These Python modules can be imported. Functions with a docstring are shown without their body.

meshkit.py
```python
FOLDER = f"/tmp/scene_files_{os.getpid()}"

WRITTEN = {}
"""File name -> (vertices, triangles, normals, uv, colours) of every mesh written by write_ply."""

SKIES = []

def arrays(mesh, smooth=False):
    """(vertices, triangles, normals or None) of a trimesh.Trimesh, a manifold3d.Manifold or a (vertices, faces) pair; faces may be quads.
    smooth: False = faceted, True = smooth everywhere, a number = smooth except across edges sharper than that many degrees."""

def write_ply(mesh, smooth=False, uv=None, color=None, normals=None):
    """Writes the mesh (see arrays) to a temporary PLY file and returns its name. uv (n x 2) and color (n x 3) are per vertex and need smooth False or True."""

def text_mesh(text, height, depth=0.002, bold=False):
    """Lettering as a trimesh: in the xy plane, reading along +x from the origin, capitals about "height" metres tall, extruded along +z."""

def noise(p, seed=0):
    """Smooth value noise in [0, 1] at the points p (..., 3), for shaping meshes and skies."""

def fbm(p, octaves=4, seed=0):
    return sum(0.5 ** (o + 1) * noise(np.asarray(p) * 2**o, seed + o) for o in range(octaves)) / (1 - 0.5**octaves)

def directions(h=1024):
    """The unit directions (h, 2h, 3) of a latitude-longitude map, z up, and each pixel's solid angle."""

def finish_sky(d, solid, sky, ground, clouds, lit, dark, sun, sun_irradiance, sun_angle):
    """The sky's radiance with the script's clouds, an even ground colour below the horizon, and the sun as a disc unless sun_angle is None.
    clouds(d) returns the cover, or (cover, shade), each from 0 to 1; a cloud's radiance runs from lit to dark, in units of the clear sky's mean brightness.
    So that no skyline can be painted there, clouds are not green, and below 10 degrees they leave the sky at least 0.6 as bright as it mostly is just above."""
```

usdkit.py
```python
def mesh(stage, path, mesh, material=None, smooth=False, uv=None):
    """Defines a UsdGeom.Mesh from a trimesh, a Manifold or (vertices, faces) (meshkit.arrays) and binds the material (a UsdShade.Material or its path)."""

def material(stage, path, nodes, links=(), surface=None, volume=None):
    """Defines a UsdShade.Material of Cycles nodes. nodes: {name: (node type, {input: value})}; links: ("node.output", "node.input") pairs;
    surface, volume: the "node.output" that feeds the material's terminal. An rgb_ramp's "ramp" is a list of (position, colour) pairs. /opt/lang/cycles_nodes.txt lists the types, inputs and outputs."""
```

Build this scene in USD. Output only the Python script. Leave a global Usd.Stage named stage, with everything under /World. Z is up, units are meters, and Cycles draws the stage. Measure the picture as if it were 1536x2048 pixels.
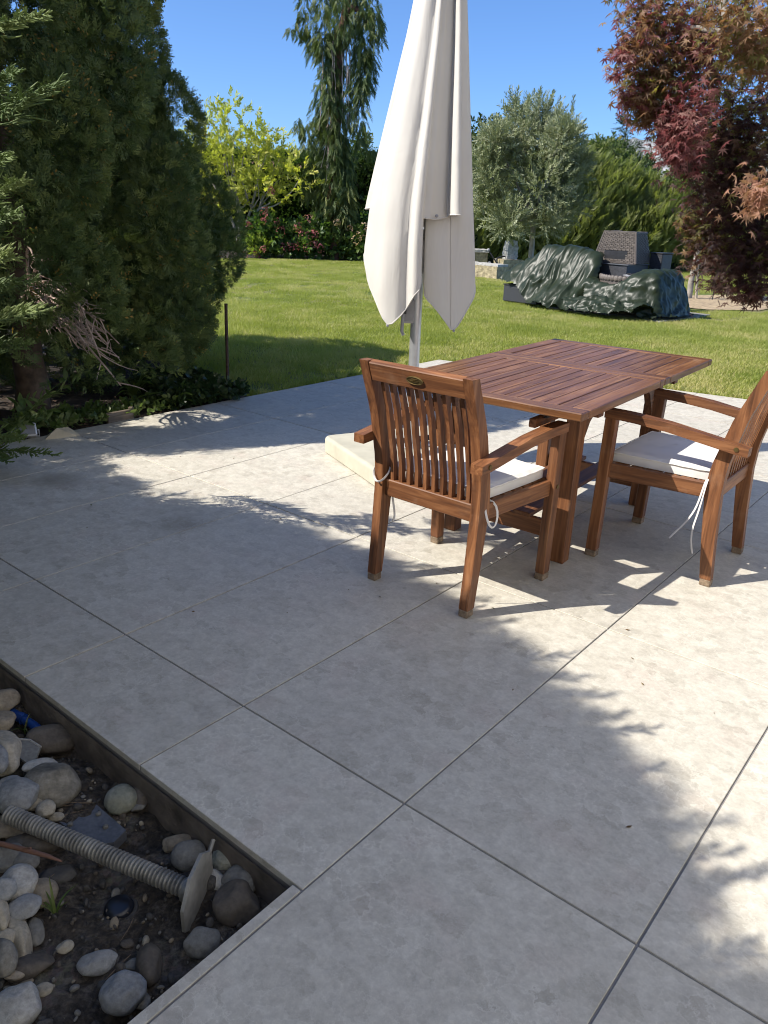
import math, random
import numpy as np
import trimesh
from scipy.spatial.transform import Rotation
from scipy.ndimage import gaussian_filter
from shapely.geometry import Polygon, Point, box as sbox
import meshkit, usdkit
from pxr import Gf, Sdf, Usd, UsdGeom, UsdLux, UsdShade, Vt

stage = Usd.Stage.CreateInMemory()
UsdGeom.SetStageUpAxis(stage, 'Z'); UsdGeom.SetStageMetersPerUnit(stage, 1.0)
UsdGeom.Xform.Define(stage, '/World'); UsdGeom.Scope.Define(stage, '/World/Looks')
random.seed(7); RNG = np.random.default_rng(7)

# ------------------------------------------------------------------ camera, sky, sun, exposure
EYE = np.array([0.0, 0.0, 1.372]); FPX, PITCH, ROLL = 1549.0, 0.3685, 0.0390
EXPOSURE = 1.22
SUN_AZ, SUN_EL = math.radians(-105.0), math.radians(44.5)
SUN_INTENSITY, SKY_STRENGTH = 0.84, 0.090
_fw = np.array([0, math.cos(PITCH), -math.sin(PITCH)]); _r0 = np.array([1.0, 0, 0]); _u0 = np.cross(_r0, _fw)
C_R = _r0 * math.cos(ROLL) + _u0 * math.sin(ROLL); C_U = -_r0 * math.sin(ROLL) + _u0 * math.cos(ROLL); C_F = _fw
cam = UsdGeom.Camera.Define(stage, '/World/camera')
cam.CreateHorizontalApertureAttr(36.0); cam.CreateVerticalApertureAttr(48.0)
cam.CreateFocalLengthAttr(36.0 * FPX / 1536); cam.CreateClippingRangeAttr(Gf.Vec2f(0.05, 20000))
cam.CreateExposureAttr(EXPOSURE)
_m = np.eye(4); _m[0, :3] = C_R; _m[1, :3] = C_U; _m[2, :3] = -C_F; _m[3, :3] = EYE
cam.AddTransformOp().Set(Gf.Matrix4d(*_m.ravel().tolist()))
SUN = np.array([math.cos(SUN_EL) * math.sin(SUN_AZ), math.cos(SUN_EL) * math.cos(SUN_AZ), math.sin(SUN_EL)])
sky = UsdLux.DomeLight.Define(stage, '/World/sky')
sky.GetPrim().SetCustomDataByKey('kind', 'structure')
skym = usdkit.material(stage, '/World/Looks/sky_air', {
    's': ('sky_texture', {'sky_type': 'single_scattering', 'sun_disc': False, 'sun_elevation': SUN_EL, 'sun_rotation': math.atan2(SUN[0], SUN[1]),
                          'altitude': 400.0, 'air_density': 0.8, 'aerosol_density': 1.3, 'ozone_density': 11.0}),
    'b': ('background_shader', {'strength': SKY_STRENGTH})}, [('s.color', 'b.color')], surface='b.background')
UsdShade.MaterialBindingAPI.Apply(sky.GetPrim()).Bind(skym)
sun = UsdLux.DistantLight.Define(stage, '/World/sun')
sun.CreateNormalizeAttr(True); sun.CreateIntensityAttr(SUN_INTENSITY); sun.CreateAngleAttr(0.45); sun.CreateColorAttr(Gf.Vec3f(1.0, 0.945, 0.86))
_z = SUN; _x = np.cross([0, 0, 1.0], _z); _x /= np.linalg.norm(_x); _y = np.cross(_z, _x)
_m = np.eye(4); _m[0, :3] = _x; _m[1, :3] = _y; _m[2, :3] = _z
sun.AddTransformOp().Set(Gf.Matrix4d(*_m.ravel().tolist()))

# ------------------------------------------------------------------ helpers
def ray(u, v): return C_F + (u - 768) / FPX * C_R - (v - 1024) / FPX * C_U
def G(u, v, z=0.0):                     # a point of the level z
    d = ray(u, v); return EYE + d * ((z - EYE[2]) / d[2])
def A(u, v, y):                         # a point at the distance y
    d = ray(u, v); return EYE + d * (y / d[1])
_names = {}
def fresh(parent, name):
    k = (parent, name); n = _names.get(k, 0); _names[k] = n + 1
    return f'{parent}/{name}' if n == 0 else f'{parent}/{name}_{n:03d}'
def path(p): return '/World' if p is None else (p if isinstance(p, str) else str(p.GetPath()))
def tag(prim, label=None, cat=None, group=None, kind=None):
    for k, v in (('label', label), ('category', cat), ('group', group), ('kind', kind)):
        if v: prim.SetCustomDataByKey(k, v)
    return prim
def xf(name, loc=(0, 0, 0), rz=0.0, parent=None):
    x = UsdGeom.Xform.Define(stage, fresh(path(parent), name))
    x.AddTranslateOp().Set(Gf.Vec3d(*map(float, loc))); x.AddRotateZOp().Set(float(math.degrees(rz)))
    return x.GetPrim()
def thing(name, label, cat, loc=(0, 0, 0), rz=0.0, group=None): return tag(xf(name, loc, rz), label, cat, group)
def mat4(R, t):
    m = np.eye(4); m[:3, :3] = np.asarray(R).T; m[3, :3] = t; return Gf.Matrix4d(*m.ravel().tolist())
def put(name, mesh, mat, parent=None, smooth=False, M=None, **tags):
    g = usdkit.mesh(stage, fresh(path(parent), name), mesh, mat, smooth)
    if M is not None: g.AddTransformOp().Set(M)
    return tag(g.GetPrim(), **tags)
def join(ms): return trimesh.util.concatenate([m if isinstance(m, trimesh.Trimesh) else trimesh.Trimesh(*m, process=False) for m in ms])
def bevbox(a, b, c, r=0.003, x0=0.0):   # a box with cut edges, x from x0 to x0+a, centred in y and z
    P = []
    for sx in (0, 1):
        for sy in (-1, 1):
            for sz in (-1, 1):
                x, y, z = x0 + sx * a, sy * b / 2, sz * c / 2; dx = r if sx == 0 else -r
                P += [(x + dx, y - sy * r, z), (x + dx, y, z - sz * r), (x, y - sy * r, z - sz * r)]
    return trimesh.convex.convex_hull(np.array(P))
def board(name, p0, p1, w, t, mat, parent, up=(0, 0, 1), r=0.003, **tags):   # a straight timber from p0 to p1, w wide, t thick along up
    p0, p1 = np.asarray(p0, float), np.asarray(p1, float); x = p1 - p0; L = np.linalg.norm(x); x /= L
    y = np.cross(up, x); y /= np.linalg.norm(y); z = np.cross(x, y)
    return put(name, bevbox(L, w, t, r), mat, parent, M=mat4(np.stack([x, y, z], 1), p0), **tags)
def tube(pts, r, n=8, caps=True):
    pts = np.asarray(pts, float); r = np.broadcast_to(np.asarray(r, float), len(pts)); k = len(pts)
    t = np.gradient(pts, axis=0); t /= np.linalg.norm(t, axis=1, keepdims=True) + 1e-12
    a = np.array([0, 0, 1.0]) if abs(t[0][2]) < 0.9 else np.array([1.0, 0, 0])
    u = np.cross(t[0], a); u /= np.linalg.norm(u); V = []
    for i in range(k):
        u = u - t[i] * (u @ t[i]); u /= np.linalg.norm(u); w = np.cross(t[i], u); an = np.arange(n) / n * 2 * np.pi
        V.append(pts[i] + r[i] * (np.cos(an)[:, None] * u + np.sin(an)[:, None] * w))
    V = np.vstack(V); F = []
    for i in range(k - 1):
        for j in range(n):
            a0, a1, b0, b1 = i * n + j, i * n + (j + 1) % n, (i + 1) * n + j, (i + 1) * n + (j + 1) % n
            F += [(a0, a1, b1), (a0, b1, b0)]
    if caps:
        V = np.vstack([V, pts[:1], pts[-1:]])
        for j in range(n): F += [(k * n, (j + 1) % n, j), (k * n + 1, (k - 1) * n + j, (k - 1) * n + (j + 1) % n)]
    return trimesh.Trimesh(V, F, process=False)
def lathe(prof, n=24): return trimesh.creation.revolve(np.array(prof, float), sections=n)
def moved(m, R=None, t=(0, 0, 0), s=1.0):
    m = m.copy(); v = m.vertices * s
    if R is not None: v = v @ np.asarray(R).T
    m.vertices = v + np.asarray(t); return m
def compact(v, q):                        # drop the points that no face uses
    u, i = np.unique(np.asarray(q), return_inverse=True); return np.asarray(v)[u], i.reshape(np.shape(q))
def polymesh(poly, z):
    v, f = trimesh.creation.triangulate_polygon(poly, engine='earcut'); return np.column_stack([v, np.full(len(v), z)]), f
def extr(poly, z0, z1):
    m = trimesh.creation.extrude_polygon(poly, z1 - z0, engine='earcut'); m.apply_translation([0, 0, z0]); return m
def spline(pts, n): 
    from scipy.interpolate import CubicSpline, make_interp_spline
    pts = np.asarray(pts, float); t = np.linspace(0, 1, len(pts)); return make_interp_spline(t, pts, k=min(3, len(pts) - 1))(np.linspace(0, 1, n))
def frames(x, roll, up=None):            # rotation matrices whose x axis is x; roll turns about it
    x = x / (np.linalg.norm(x, axis=1, keepdims=True) + 1e-12)
    a = np.where(np.abs(x[:, 2:3]) < 0.95, np.array([[0, 0, 1.0]]), np.array([[1.0, 0, 0]]))
    y = np.cross(a, x); y /= np.linalg.norm(y, axis=1, keepdims=True); z = np.cross(x, y)
    c, s = np.cos(roll)[:, None], np.sin(roll)[:, None]
    return np.stack([x, y * c + z * s, -y * s + z * c], -1)
def scatter(name, parent, protos, pos, rot, scale, idx=None, **tags):   # many small alike pieces: one PointInstancer
    pi = UsdGeom.PointInstancer.Define(stage, fresh(path(parent), name)); P = str(pi.GetPath()); targets = []
    for k, (m, mat) in enumerate(protos):
        usdkit.mesh(stage, f'{P}/piece_{k + 1:03d}', m, mat); targets.append(f'{P}/piece_{k + 1:03d}')
    pi.CreatePrototypesRel().SetTargets([Sdf.Path(t) for t in targets])
    n = len(pos); idx = RNG.integers(0, len(protos), n) if idx is None else idx
    q = Rotation.from_matrix(rot).as_quat() if np.ndim(rot) == 3 else rot
    pi.CreateProtoIndicesAttr(Vt.IntArray.FromNumpy(np.asarray(idx, np.int32)))
    pi.CreatePositionsAttr(Vt.Vec3fArray.FromNumpy(np.asarray(pos, np.float32)))
    pi.CreateOrientationsAttr(Vt.QuathArray([Gf.Quath(float(w), float(x), float(y), float(z)) for x, y, z, w in q]))
    sc = np.broadcast_to(np.asarray(scale, float).reshape(n, -1) if np.ndim(scale) else np.full((n, 1), scale), (n, 3))
    pi.CreateScalesAttr(Vt.Vec3fArray.FromNumpy(np.ascontiguousarray(sc, np.float32)))
    return tag(pi.GetPrim(), **tags)

# ------------------------------------------------------------------ materials
def mat(name, nodes, links, surface='p.BSDF', volume=None): return usdkit.material(stage, '/World/Looks/' + name, nodes, links, surface, volume)
def plain(name, color, rough=0.6, metallic=0.0, vary=0.25, scale=20.0, bump=0.0, spec=0.5, detail=4.0):
    c = np.array(color); lo, hi = c * (1 - vary), np.minimum(c * (1 + vary), 0.95)
    n = {'t': ('texture_coordinate', {}), 'o': ('object_info', {}), 'a': ('vector_math', {'math_type': 'multiply_add', 'vector2': (17.0, 31.0, 23.0)}),
         'n': ('noise_texture', {'scale': scale, 'detail': detail, 'roughness': 0.6}), 'r': ('rgb_ramp', {'ramp': [(0.3, lo), (0.7, hi)]}),
         'p': ('principled_bsdf', {'roughness': rough, 'metallic': metallic, 'specular_ior_level': spec})}
    l = [('o.random', 'a.vector1'), ('t.object', 'a.vector3'), ('a.vector', 'n.vector'), ('n.fac', 'r.fac'), ('r.color', 'p.base_color')]
    if bump:
        n['b'] = ('bump', {'strength': bump, 'distance': 0.01}); l += [('n.fac', 'b.height'), ('b.normal', 'p.normal')]
    return mat(name, n, l)
def wood(name, dark, mid, light, rough=0.5, stretch=(2.0, 34.0, 34.0), bump=0.25, worn=0.25):
    n = {'t': ('texture_coordinate', {}), 'o': ('object_info', {}), 'a': ('vector_math', {'math_type': 'multiply_add', 'vector2': (37.0, 53.0, 29.0)}),
         'm': ('mapping', {'scale': stretch}), 'n': ('noise_texture', {'scale': 1.6, 'detail': 7.0, 'roughness': 0.62, 'distortion': 0.6}),
         'r': ('rgb_ramp', {'ramp': [(0.28, dark), (0.5, mid), (0.72, light)]}),
         'w': ('noise_texture', {'scale': 7.0, 'detail': 6.0, 'roughness': 0.7}), 'wr': ('rgb_ramp', {'ramp': [(0.56, (0, 0, 0)), (0.75, (1, 1, 1))]}),
         'ws': ('math', {'math_type': 'multiply', 'value2': worn}),
         'x': ('mix', {'color2': (0.30, 0.20, 0.13)}),
         'h': ('hsv', {}), 'hv': ('map_range', {'to_min': 0.80, 'to_max': 1.20}),
         'b': ('bump', {'strength': bump, 'distance': 0.004}),
         'rr': ('map_range', {'to_min': rough - 0.1, 'to_max': rough + 0.18}),
         'p': ('principled_bsdf', {'specular_ior_level': 0.4})}
    l = [('o.random', 'a.vector1'), ('t.object', 'a.vector3'), ('a.vector', 'm.vector'), ('m.vector', 'n.vector'), ('n.fac', 'r.fac'), ('a.vector', 'w.vector'), ('w.fac', 'wr.fac'),
         ('wr.color', 'ws.value1'), ('ws.value', 'x.fac'), ('r.color', 'x.color1'), ('x.color', 'h.color'), ('o.random', 'hv.value'), ('hv.result', 'h.value'), ('h.color', 'p.base_color'),
         ('n.fac', 'b.height'), ('b.normal', 'p.normal'), ('w.fac', 'rr.value'), ('rr.result', 'p.roughness')]
    return mat(name, n, l)
def leaf(name, c1, c2, trans=0.35, rough=0.5, scale=1.2, c3=None, tint=None):   # c1 to c2 over the crown and from leaf to leaf
    ramp = [(0.25, c1), (0.75, c2)] if c3 is None else [(0.2, c1), (0.5, c2), (0.8, c3)]
    tr = tint if tint is not None else tuple(np.minimum(np.array(c2) * np.array([1.6, 1.7, 0.8]), 0.9))
    n = {'g': ('geometry', {}), 'o': ('object_info', {}), 'n': ('noise_texture', {'scale': scale, 'detail': 3.0}), 'k': ('math', {'math_type': 'multiply_add', 'value2': 0.55, 'value3': -0.275}),
         's': ('math', {'math_type': 'add'}), 'r': ('rgb_ramp', {'ramp': ramp}), 'p': ('principled_bsdf', {'roughness': rough, 'specular_ior_level': 0.35}),
         't': ('translucent_bsdf', {'color': tr}), 'mx': ('mix_closure', {'fac': trans})}
    l = [('g.position', 'n.vector'), ('o.random', 'k.value1'), ('n.fac', 's.value1'), ('k.value', 's.value2'), ('s.value', 'r.fac'), ('r.color', 'p.base_color'),
         ('p.BSDF', 'mx.closure1'), ('t.BSDF', 'mx.closure2')]
    return mat(name, n, l, surface='mx.closure')

BARK = plain('bark', (0.11, 0.075, 0.05), 0.9, scale=14, vary=0.45, bump=0.8)
GREYBARK = plain('pale_bark', (0.27, 0.24, 0.20), 0.85, scale=10, vary=0.3, bump=0.4)
SOIL = plain('soil', (0.045, 0.033, 0.024), 0.95, scale=9, vary=0.5, bump=0.9, detail=8)
# ------------------------------------------------------------------ patio of rectangular stone tiles on a mortar bed
YAW = -0.67717; TA = np.array([math.cos(YAW), math.sin(YAW)]); TB = np.array([-math.sin(YAW), math.cos(YAW)]); TO = np.array([-1.33556, 2.67970]); SA, SB = 0.605, 1.1882
def tp(i, j): return TO + TA * SA * i + TB * SB * j
TILE = mat('stone_tile', {
    't': ('texture_coordinate', {}), 'o': ('object_info', {}), 'a': ('vector_math', {'math_type': 'multiply_add', 'vector2': (41.0, 67.0, 9.0)}),
    'd': ('noise_texture', {'scale': 13.0, 'detail': 7.0, 'roughness': 0.7}), 'dm': ('vector_math', {'math_type': 'multiply_add', 'vector2': (0.115, 0.115, 0.115)}),
    'st': ('mapping', {'scale': (0.8, 1.25, 1.0), 'rotation': (0, 0, 0.5)}),
    'v': ('voronoi_texture', {'feature': 'distance_to_edge', 'scale': 21.0}), 'vr': ('rgb_ramp', {'ramp': [(0.0, (1, 1, 1)), (0.018, (0.45, 0.45, 0.45)), (0.06, (0, 0, 0))]}),
    'v2': ('voronoi_texture', {'feature': 'f1', 'scale': 21.0}), 'hs': ('hsv', {'saturation': 0.0}),
    'v3': ('voronoi_texture', {'feature': 'distance_to_edge', 'scale': 47.0}), 'vr3': ('rgb_ramp', {'ramp': [(0.0, (1, 1, 1)), (0.05, (0, 0, 0))]}),
    'big': ('noise_texture', {'scale': 26.0, 'detail': 8.0, 'roughness': 0.55}), 'br': ('rgb_ramp', {'ramp': [(0.3, (0.375, 0.346, 0.285)), (0.5, (0.43, 0.400, 0.332)), (0.7, (0.485, 0.455, 0.382))]}),
    'pk': ('noise_texture', {'scale': 6.0, 'detail': 2.0}), 'pr': ('rgb_ramp', {'ramp': [(0.55, (0, 0, 0)), (0.75, (1, 1, 1))]}), 'pm': ('math', {'math_type': 'multiply', 'value2': 0.35}),
    'pink': ('mix', {'color2': (0.43, 0.345, 0.29)}),
    'clast': ('mix', {'mix_type': 'soft_light', 'fac': 0.22}),
    'msk': ('noise_texture', {'scale': 5.0, 'detail': 4.0}), 'mr': ('rgb_ramp', {'ramp': [(0.40, (0.1, 0.1, 0.1)), (0.62, (1, 1, 1))]}), 'vm': ('math', {'math_type': 'multiply'}), 'vk': ('math', {'math_type': 'multiply', 'value2': 0.85}),
    'vein': ('mix', {'color2': (0.60, 0.572, 0.49)}), 'vm3': ('math', {'math_type': 'multiply', 'value2': 0.40}), 'vein3': ('mix', {'color2': (0.58, 0.552, 0.47)}),
    'fine': ('noise_texture', {'scale': 75.0, 'detail': 5.0, 'roughness': 0.75}), 'fr': ('map_range', {'from_min': 0.3, 'from_max': 0.7, 'to_min': 0.88, 'to_max': 1.12}), 'fx': ('mix', {'mix_type': 'multiply', 'fac': 1.0}),
    'ov': ('map_range', {'to_min': 0.93, 'to_max': 1.07}), 'ox': ('mix', {'mix_type': 'multiply', 'fac': 1.0}),
    'rg': ('map_range', {'from_min': 0.3, 'from_max': 0.7, 'to_min': 0.50, 'to_max': 0.68}), 'b': ('bump', {'strength': 0.12, 'distance': 0.003}),
    'gp': ('geometry', {}), 'sn': ('noise_texture', {'scale': 5.0, 'detail': 5.0, 'roughness': 0.65}), 'so': ('vector_math', {'math_type': 'multiply_add', 'vector2': (0.22, 0.22, 0.0)}),
    's1': ('vector_math', {'math_type': 'distance', 'vector2': tuple(G(352, 1050) + [0.11, 0.11, 0])}), 's2': ('vector_math', {'math_type': 'distance', 'vector2': tuple(G(115, 962) + [0.11, 0.11, 0])}), 'sm': ('math', {'math_type': 'minimum'}),
    'sr': ('map_range', {'from_min': 0.05, 'from_max': 0.16, 'to_min': 0.42, 'to_max': 0.0, 'clamp': True}), 'stain': ('mix', {'color2': (0.20, 0.175, 0.13)}),
    'p': ('principled_bsdf', {'specular_ior_level': 0.45})},
    [('gp.position', 'sn.vector'), ('sn.color', 'so.vector1'), ('gp.position', 'so.vector3'), ('so.vector', 's1.vector1'), ('so.vector', 's2.vector1'), ('s1.value', 'sm.value1'), ('s2.value', 'sm.value2'), ('sm.value', 'sr.value'), ('sr.result', 'stain.fac'), ('ox.color', 'stain.color1'), ('stain.color', 'p.base_color'),
     ('o.random', 'a.vector1'), ('t.object', 'a.vector3'), ('a.vector', 'd.vector'), ('d.color', 'dm.vector1'), ('a.vector', 'dm.vector3'), ('dm.vector', 'st.vector'),
     ('st.vector', 'v.vector'), ('st.vector', 'v2.vector'), ('st.vector', 'v3.vector'), ('v.distance', 'vr.fac'), ('v3.distance', 'vr3.fac'), ('v2.color', 'hs.color'),
     ('a.vector', 'big.vector'), ('big.fac', 'br.fac'), ('a.vector', 'pk.vector'), ('pk.fac', 'pr.fac'), ('pr.color', 'pm.value1'), ('pm.value', 'pink.fac'), ('br.color', 'pink.color1'),
     ('pink.color', 'clast.color1'), ('hs.color', 'clast.color2'), ('a.vector', 'msk.vector'), ('msk.fac', 'mr.fac'), ('vr.color', 'vm.value1'), ('mr.color', 'vm.value2'), ('vm.value', 'vk.value1'), ('vk.value', 'vein.fac'),
     ('clast.color', 'vein.color1'), ('vr3.color', 'vm3.value1'), ('vm3.value', 'vein3.fac'), ('vein.color', 'vein3.color1'),
     ('a.vector', 'fine.vector'), ('fine.fac', 'fr.value'), ('vein3.color', 'fx.color1'), ('fr.result', 'fx.color2'), ('o.random', 'ov.value'), ('ov.result', 'ox.color2'), ('fx.color', 'ox.color1'),
     ('big.fac', 'rg.value'), ('rg.result', 'p.roughness'), ('fine.fac', 'b.height'), ('b.normal', 'p.normal')])
MORTAR = plain('grey_grout', (0.21, 0.20, 0.19), 0.9, scale=60, vary=0.15)
CONC = plain('rough_concrete', (0.12, 0.10, 0.08), 0.95, scale=11, vary=0.5, bump=0.9, detail=7)
patio = tag(xf('patio'), kind='structure')
PI0, PI1, PJ0, PJ1 = -0.30, 2.95, -0.30, -1.75      # the open pit in the paving, in tile steps (PJ0 is its far edge)
I_L = -3.06
def jf(i): return 4.40 + 0.098 * (i + 3.06)      # the far edge of the paving runs a little askew
J_F = jf(I_L)
PIT_L = -1.6
def quad(i0, i1, j0, j1): return Polygon([tp(i0, j0), tp(i1, j0), tp(i1, j1), tp(i0, j1)])
pit_poly = quad(PIT_L, PI1, PJ1, PJ0)
patio_poly = Polygon([tp(I_L, -3.0), tp(9.0, -3.0), tp(9.0, jf(9.0)), tp(I_L, J_F)]).difference(pit_poly).difference(quad(I_L - 1, PIT_L, -4, 0.0))
g = 0.0055
def add_tile(i0, i1, j0, j1):
    wa, wb = (i1 - i0) * SA - g, (j1 - j0) * SB - g
    if wa < 0.012 or wb < 0.012: return
    m = bevbox(wa, wb, 0.02, 0.0012, -wa / 2); c = tp((i0 + i1) / 2, (j0 + j1) / 2)
    R = np.eye(3); R[:2, 0] = TA; R[:2, 1] = TB
    tilt = Rotation.from_euler('xy', RNG.normal(0, 0.0006, 2)).as_matrix()
    put('tile', m, TILE, patio, M=mat4(R @ tilt, [c[0], c[1], -0.01 + RNG.normal(0, 0.0003)]))
for i in range(-3, 9):
    for j in range(-3, 6):
        i0, i1, j0, j1 = (I_L if i == -3 else i), i + 1, j, j + 1
        if j == 4 or (j == 5 and jf(i1) > 5.03):          # the cut row along the far edge
            ga, gb = g / 2 / SA, g / 2 / SB; a0, a1 = i0 + ga, i1 - ga; q0, q1 = min(jf(a0), j1) - gb, min(jf(a1), j1) - gb
            if q0 - j0 > .02: put('tile', extr(Polygon([tp(a0, j0 + gb), tp(a1, j0 + gb), tp(a1, q1), tp(a0, q0)]), -.02, 0.0), TILE, patio)
            continue
        if j == 5: continue
        if j >= 0 or i >= 3: add_tile(i0, i1, j0, j1)
        elif j == -1:
            if i1 > PIT_L: add_tile(max(i0, PIT_L), i1, PJ0, 0.0)
            if i == 2: add_tile(PI1, 3.0, -1.0, PJ0)
        else:
            if i == 2: add_tile(PI1, 3.0, j, j + 1)
put('mortar_bed', extr(patio_poly.buffer(-0.004), -0.13, -0.0045), MORTAR, patio)

# ground: one sheet to the horizon, lawn over it
GRASSBASE = mat('lawn_ground', {
    'g': ('geometry', {}), 'n': ('noise_texture', {'scale': 0.55, 'detail': 5.0}), 'n2': ('noise_texture', {'scale': 9.0, 'detail': 5.0}),
    'm': ('math', {'math_type': 'multiply_add', 'value2': 0.45}), 'r': ('rgb_ramp', {'ramp': [(0.40, (0.045, 0.075, 0.016)), (0.66, (0.11, 0.14, 0.035)), (0.9, (0.20, 0.18, 0.075))]}),
    'p': ('principled_bsdf', {'roughness': 0.9, 'specular_ior_level': 0.2})},
    [('g.position', 'n.vector'), ('g.position', 'n2.vector'), ('n2.fac', 'm.value1'), ('n.fac', 'm.value3'), ('m.value', 'r.fac'), ('r.color', 'p.base_color')])
hole = patio_poly.union(pit_poly).buffer(0.02)
big = sbox(-3000, -3000, 3000, 9000).difference(hole.buffer(-0.03))
put('ground', polymesh(big, -0.06), GRASSBASE, kind='structure')
LAWN = sbox(-16, -4, 22, 29).difference(hole.buffer(-0.02))
put('lawn', polymesh(LAWN, -0.035), GRASSBASE, kind='structure')

# planting bed along the left side of the patio
def on_left(j): return tp(I_L, j)
BED = Polygon([tp(PIT_L - 0.02, -3), tp(PIT_L - 0.02, -0.01), tp(I_L - 0.01, -0.01), tp(I_L - 0.01, 2.32), (-1.40, 6.20), (-1.85, 6.65), (-2.3, 8.0), (-3.0, 9.2), (-6, 9.6), (-9, 6), (-9, -4)])
def rough_sheet(poly, step, z, amp, seed):
    x0, y0, x1, y1 = poly.bounds; xs, ys = np.arange(x0, x1 + step, step), np.arange(y0, y1 + step, step)
    X, Y = np.meshgrid(xs, ys); import shapely
    inside = shapely.contains_xy(poly, X.ravel(), Y.ravel()).reshape(X.shape)
    Z = z + amp * (meshkit.fbm(np.stack([X * 3, Y * 3, X * 0], -1), 4, seed) - 0.5) * 2
    Z += amp * 0.5 * (meshkit.fbm(np.stack([X * 17, Y * 17, X * 0], -1), 3, seed + 5) - 0.5) * 2
    n, m = X.shape; idx = np.arange(n * m).reshape(n, m); ok = inside[:-1, :-1] & inside[1:, :-1] & inside[:-1, 1:] & inside[1:, 1:]
    q = np.stack([idx[:-1, :-1][ok], idx[:-1, 1:][ok], idx[1:, 1:][ok], idx[1:, :-1][ok]], 1)
    return compact(np.stack([X, Y, Z], -1).reshape(-1, 3), q)
put('flower_bed_soil', polymesh(BED.buffer(-0.0), -0.022), SOIL, kind='structure')
FARBED = Polygon([(-9, 23.9), (-5, 23.6), (-3.2, 24.3), (-1.0, 24.8), (1.0, 25.0), (1.0, 30), (-9, 30)])
put('far_bed_soil', polymesh(FARBED, -0.02), SOIL, kind='structure')
MAPLEBED = Polygon([(4.95, 14.6), (5.6, 14.2), (6.6, 14.4), (7.3, 15.2), (8.8, 16.5), (8.8, 17.5), (7, 17.4), (5.6, 16.6)])
MULCH = plain('straw_mulch', (0.33, 0.25, 0.15), 0.95, scale=16, vary=0.5, bump=0.8, detail=8)
put('mulch_strip', polymesh(MAPLEBED, -0.02), MULCH, kind='structure')
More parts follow.
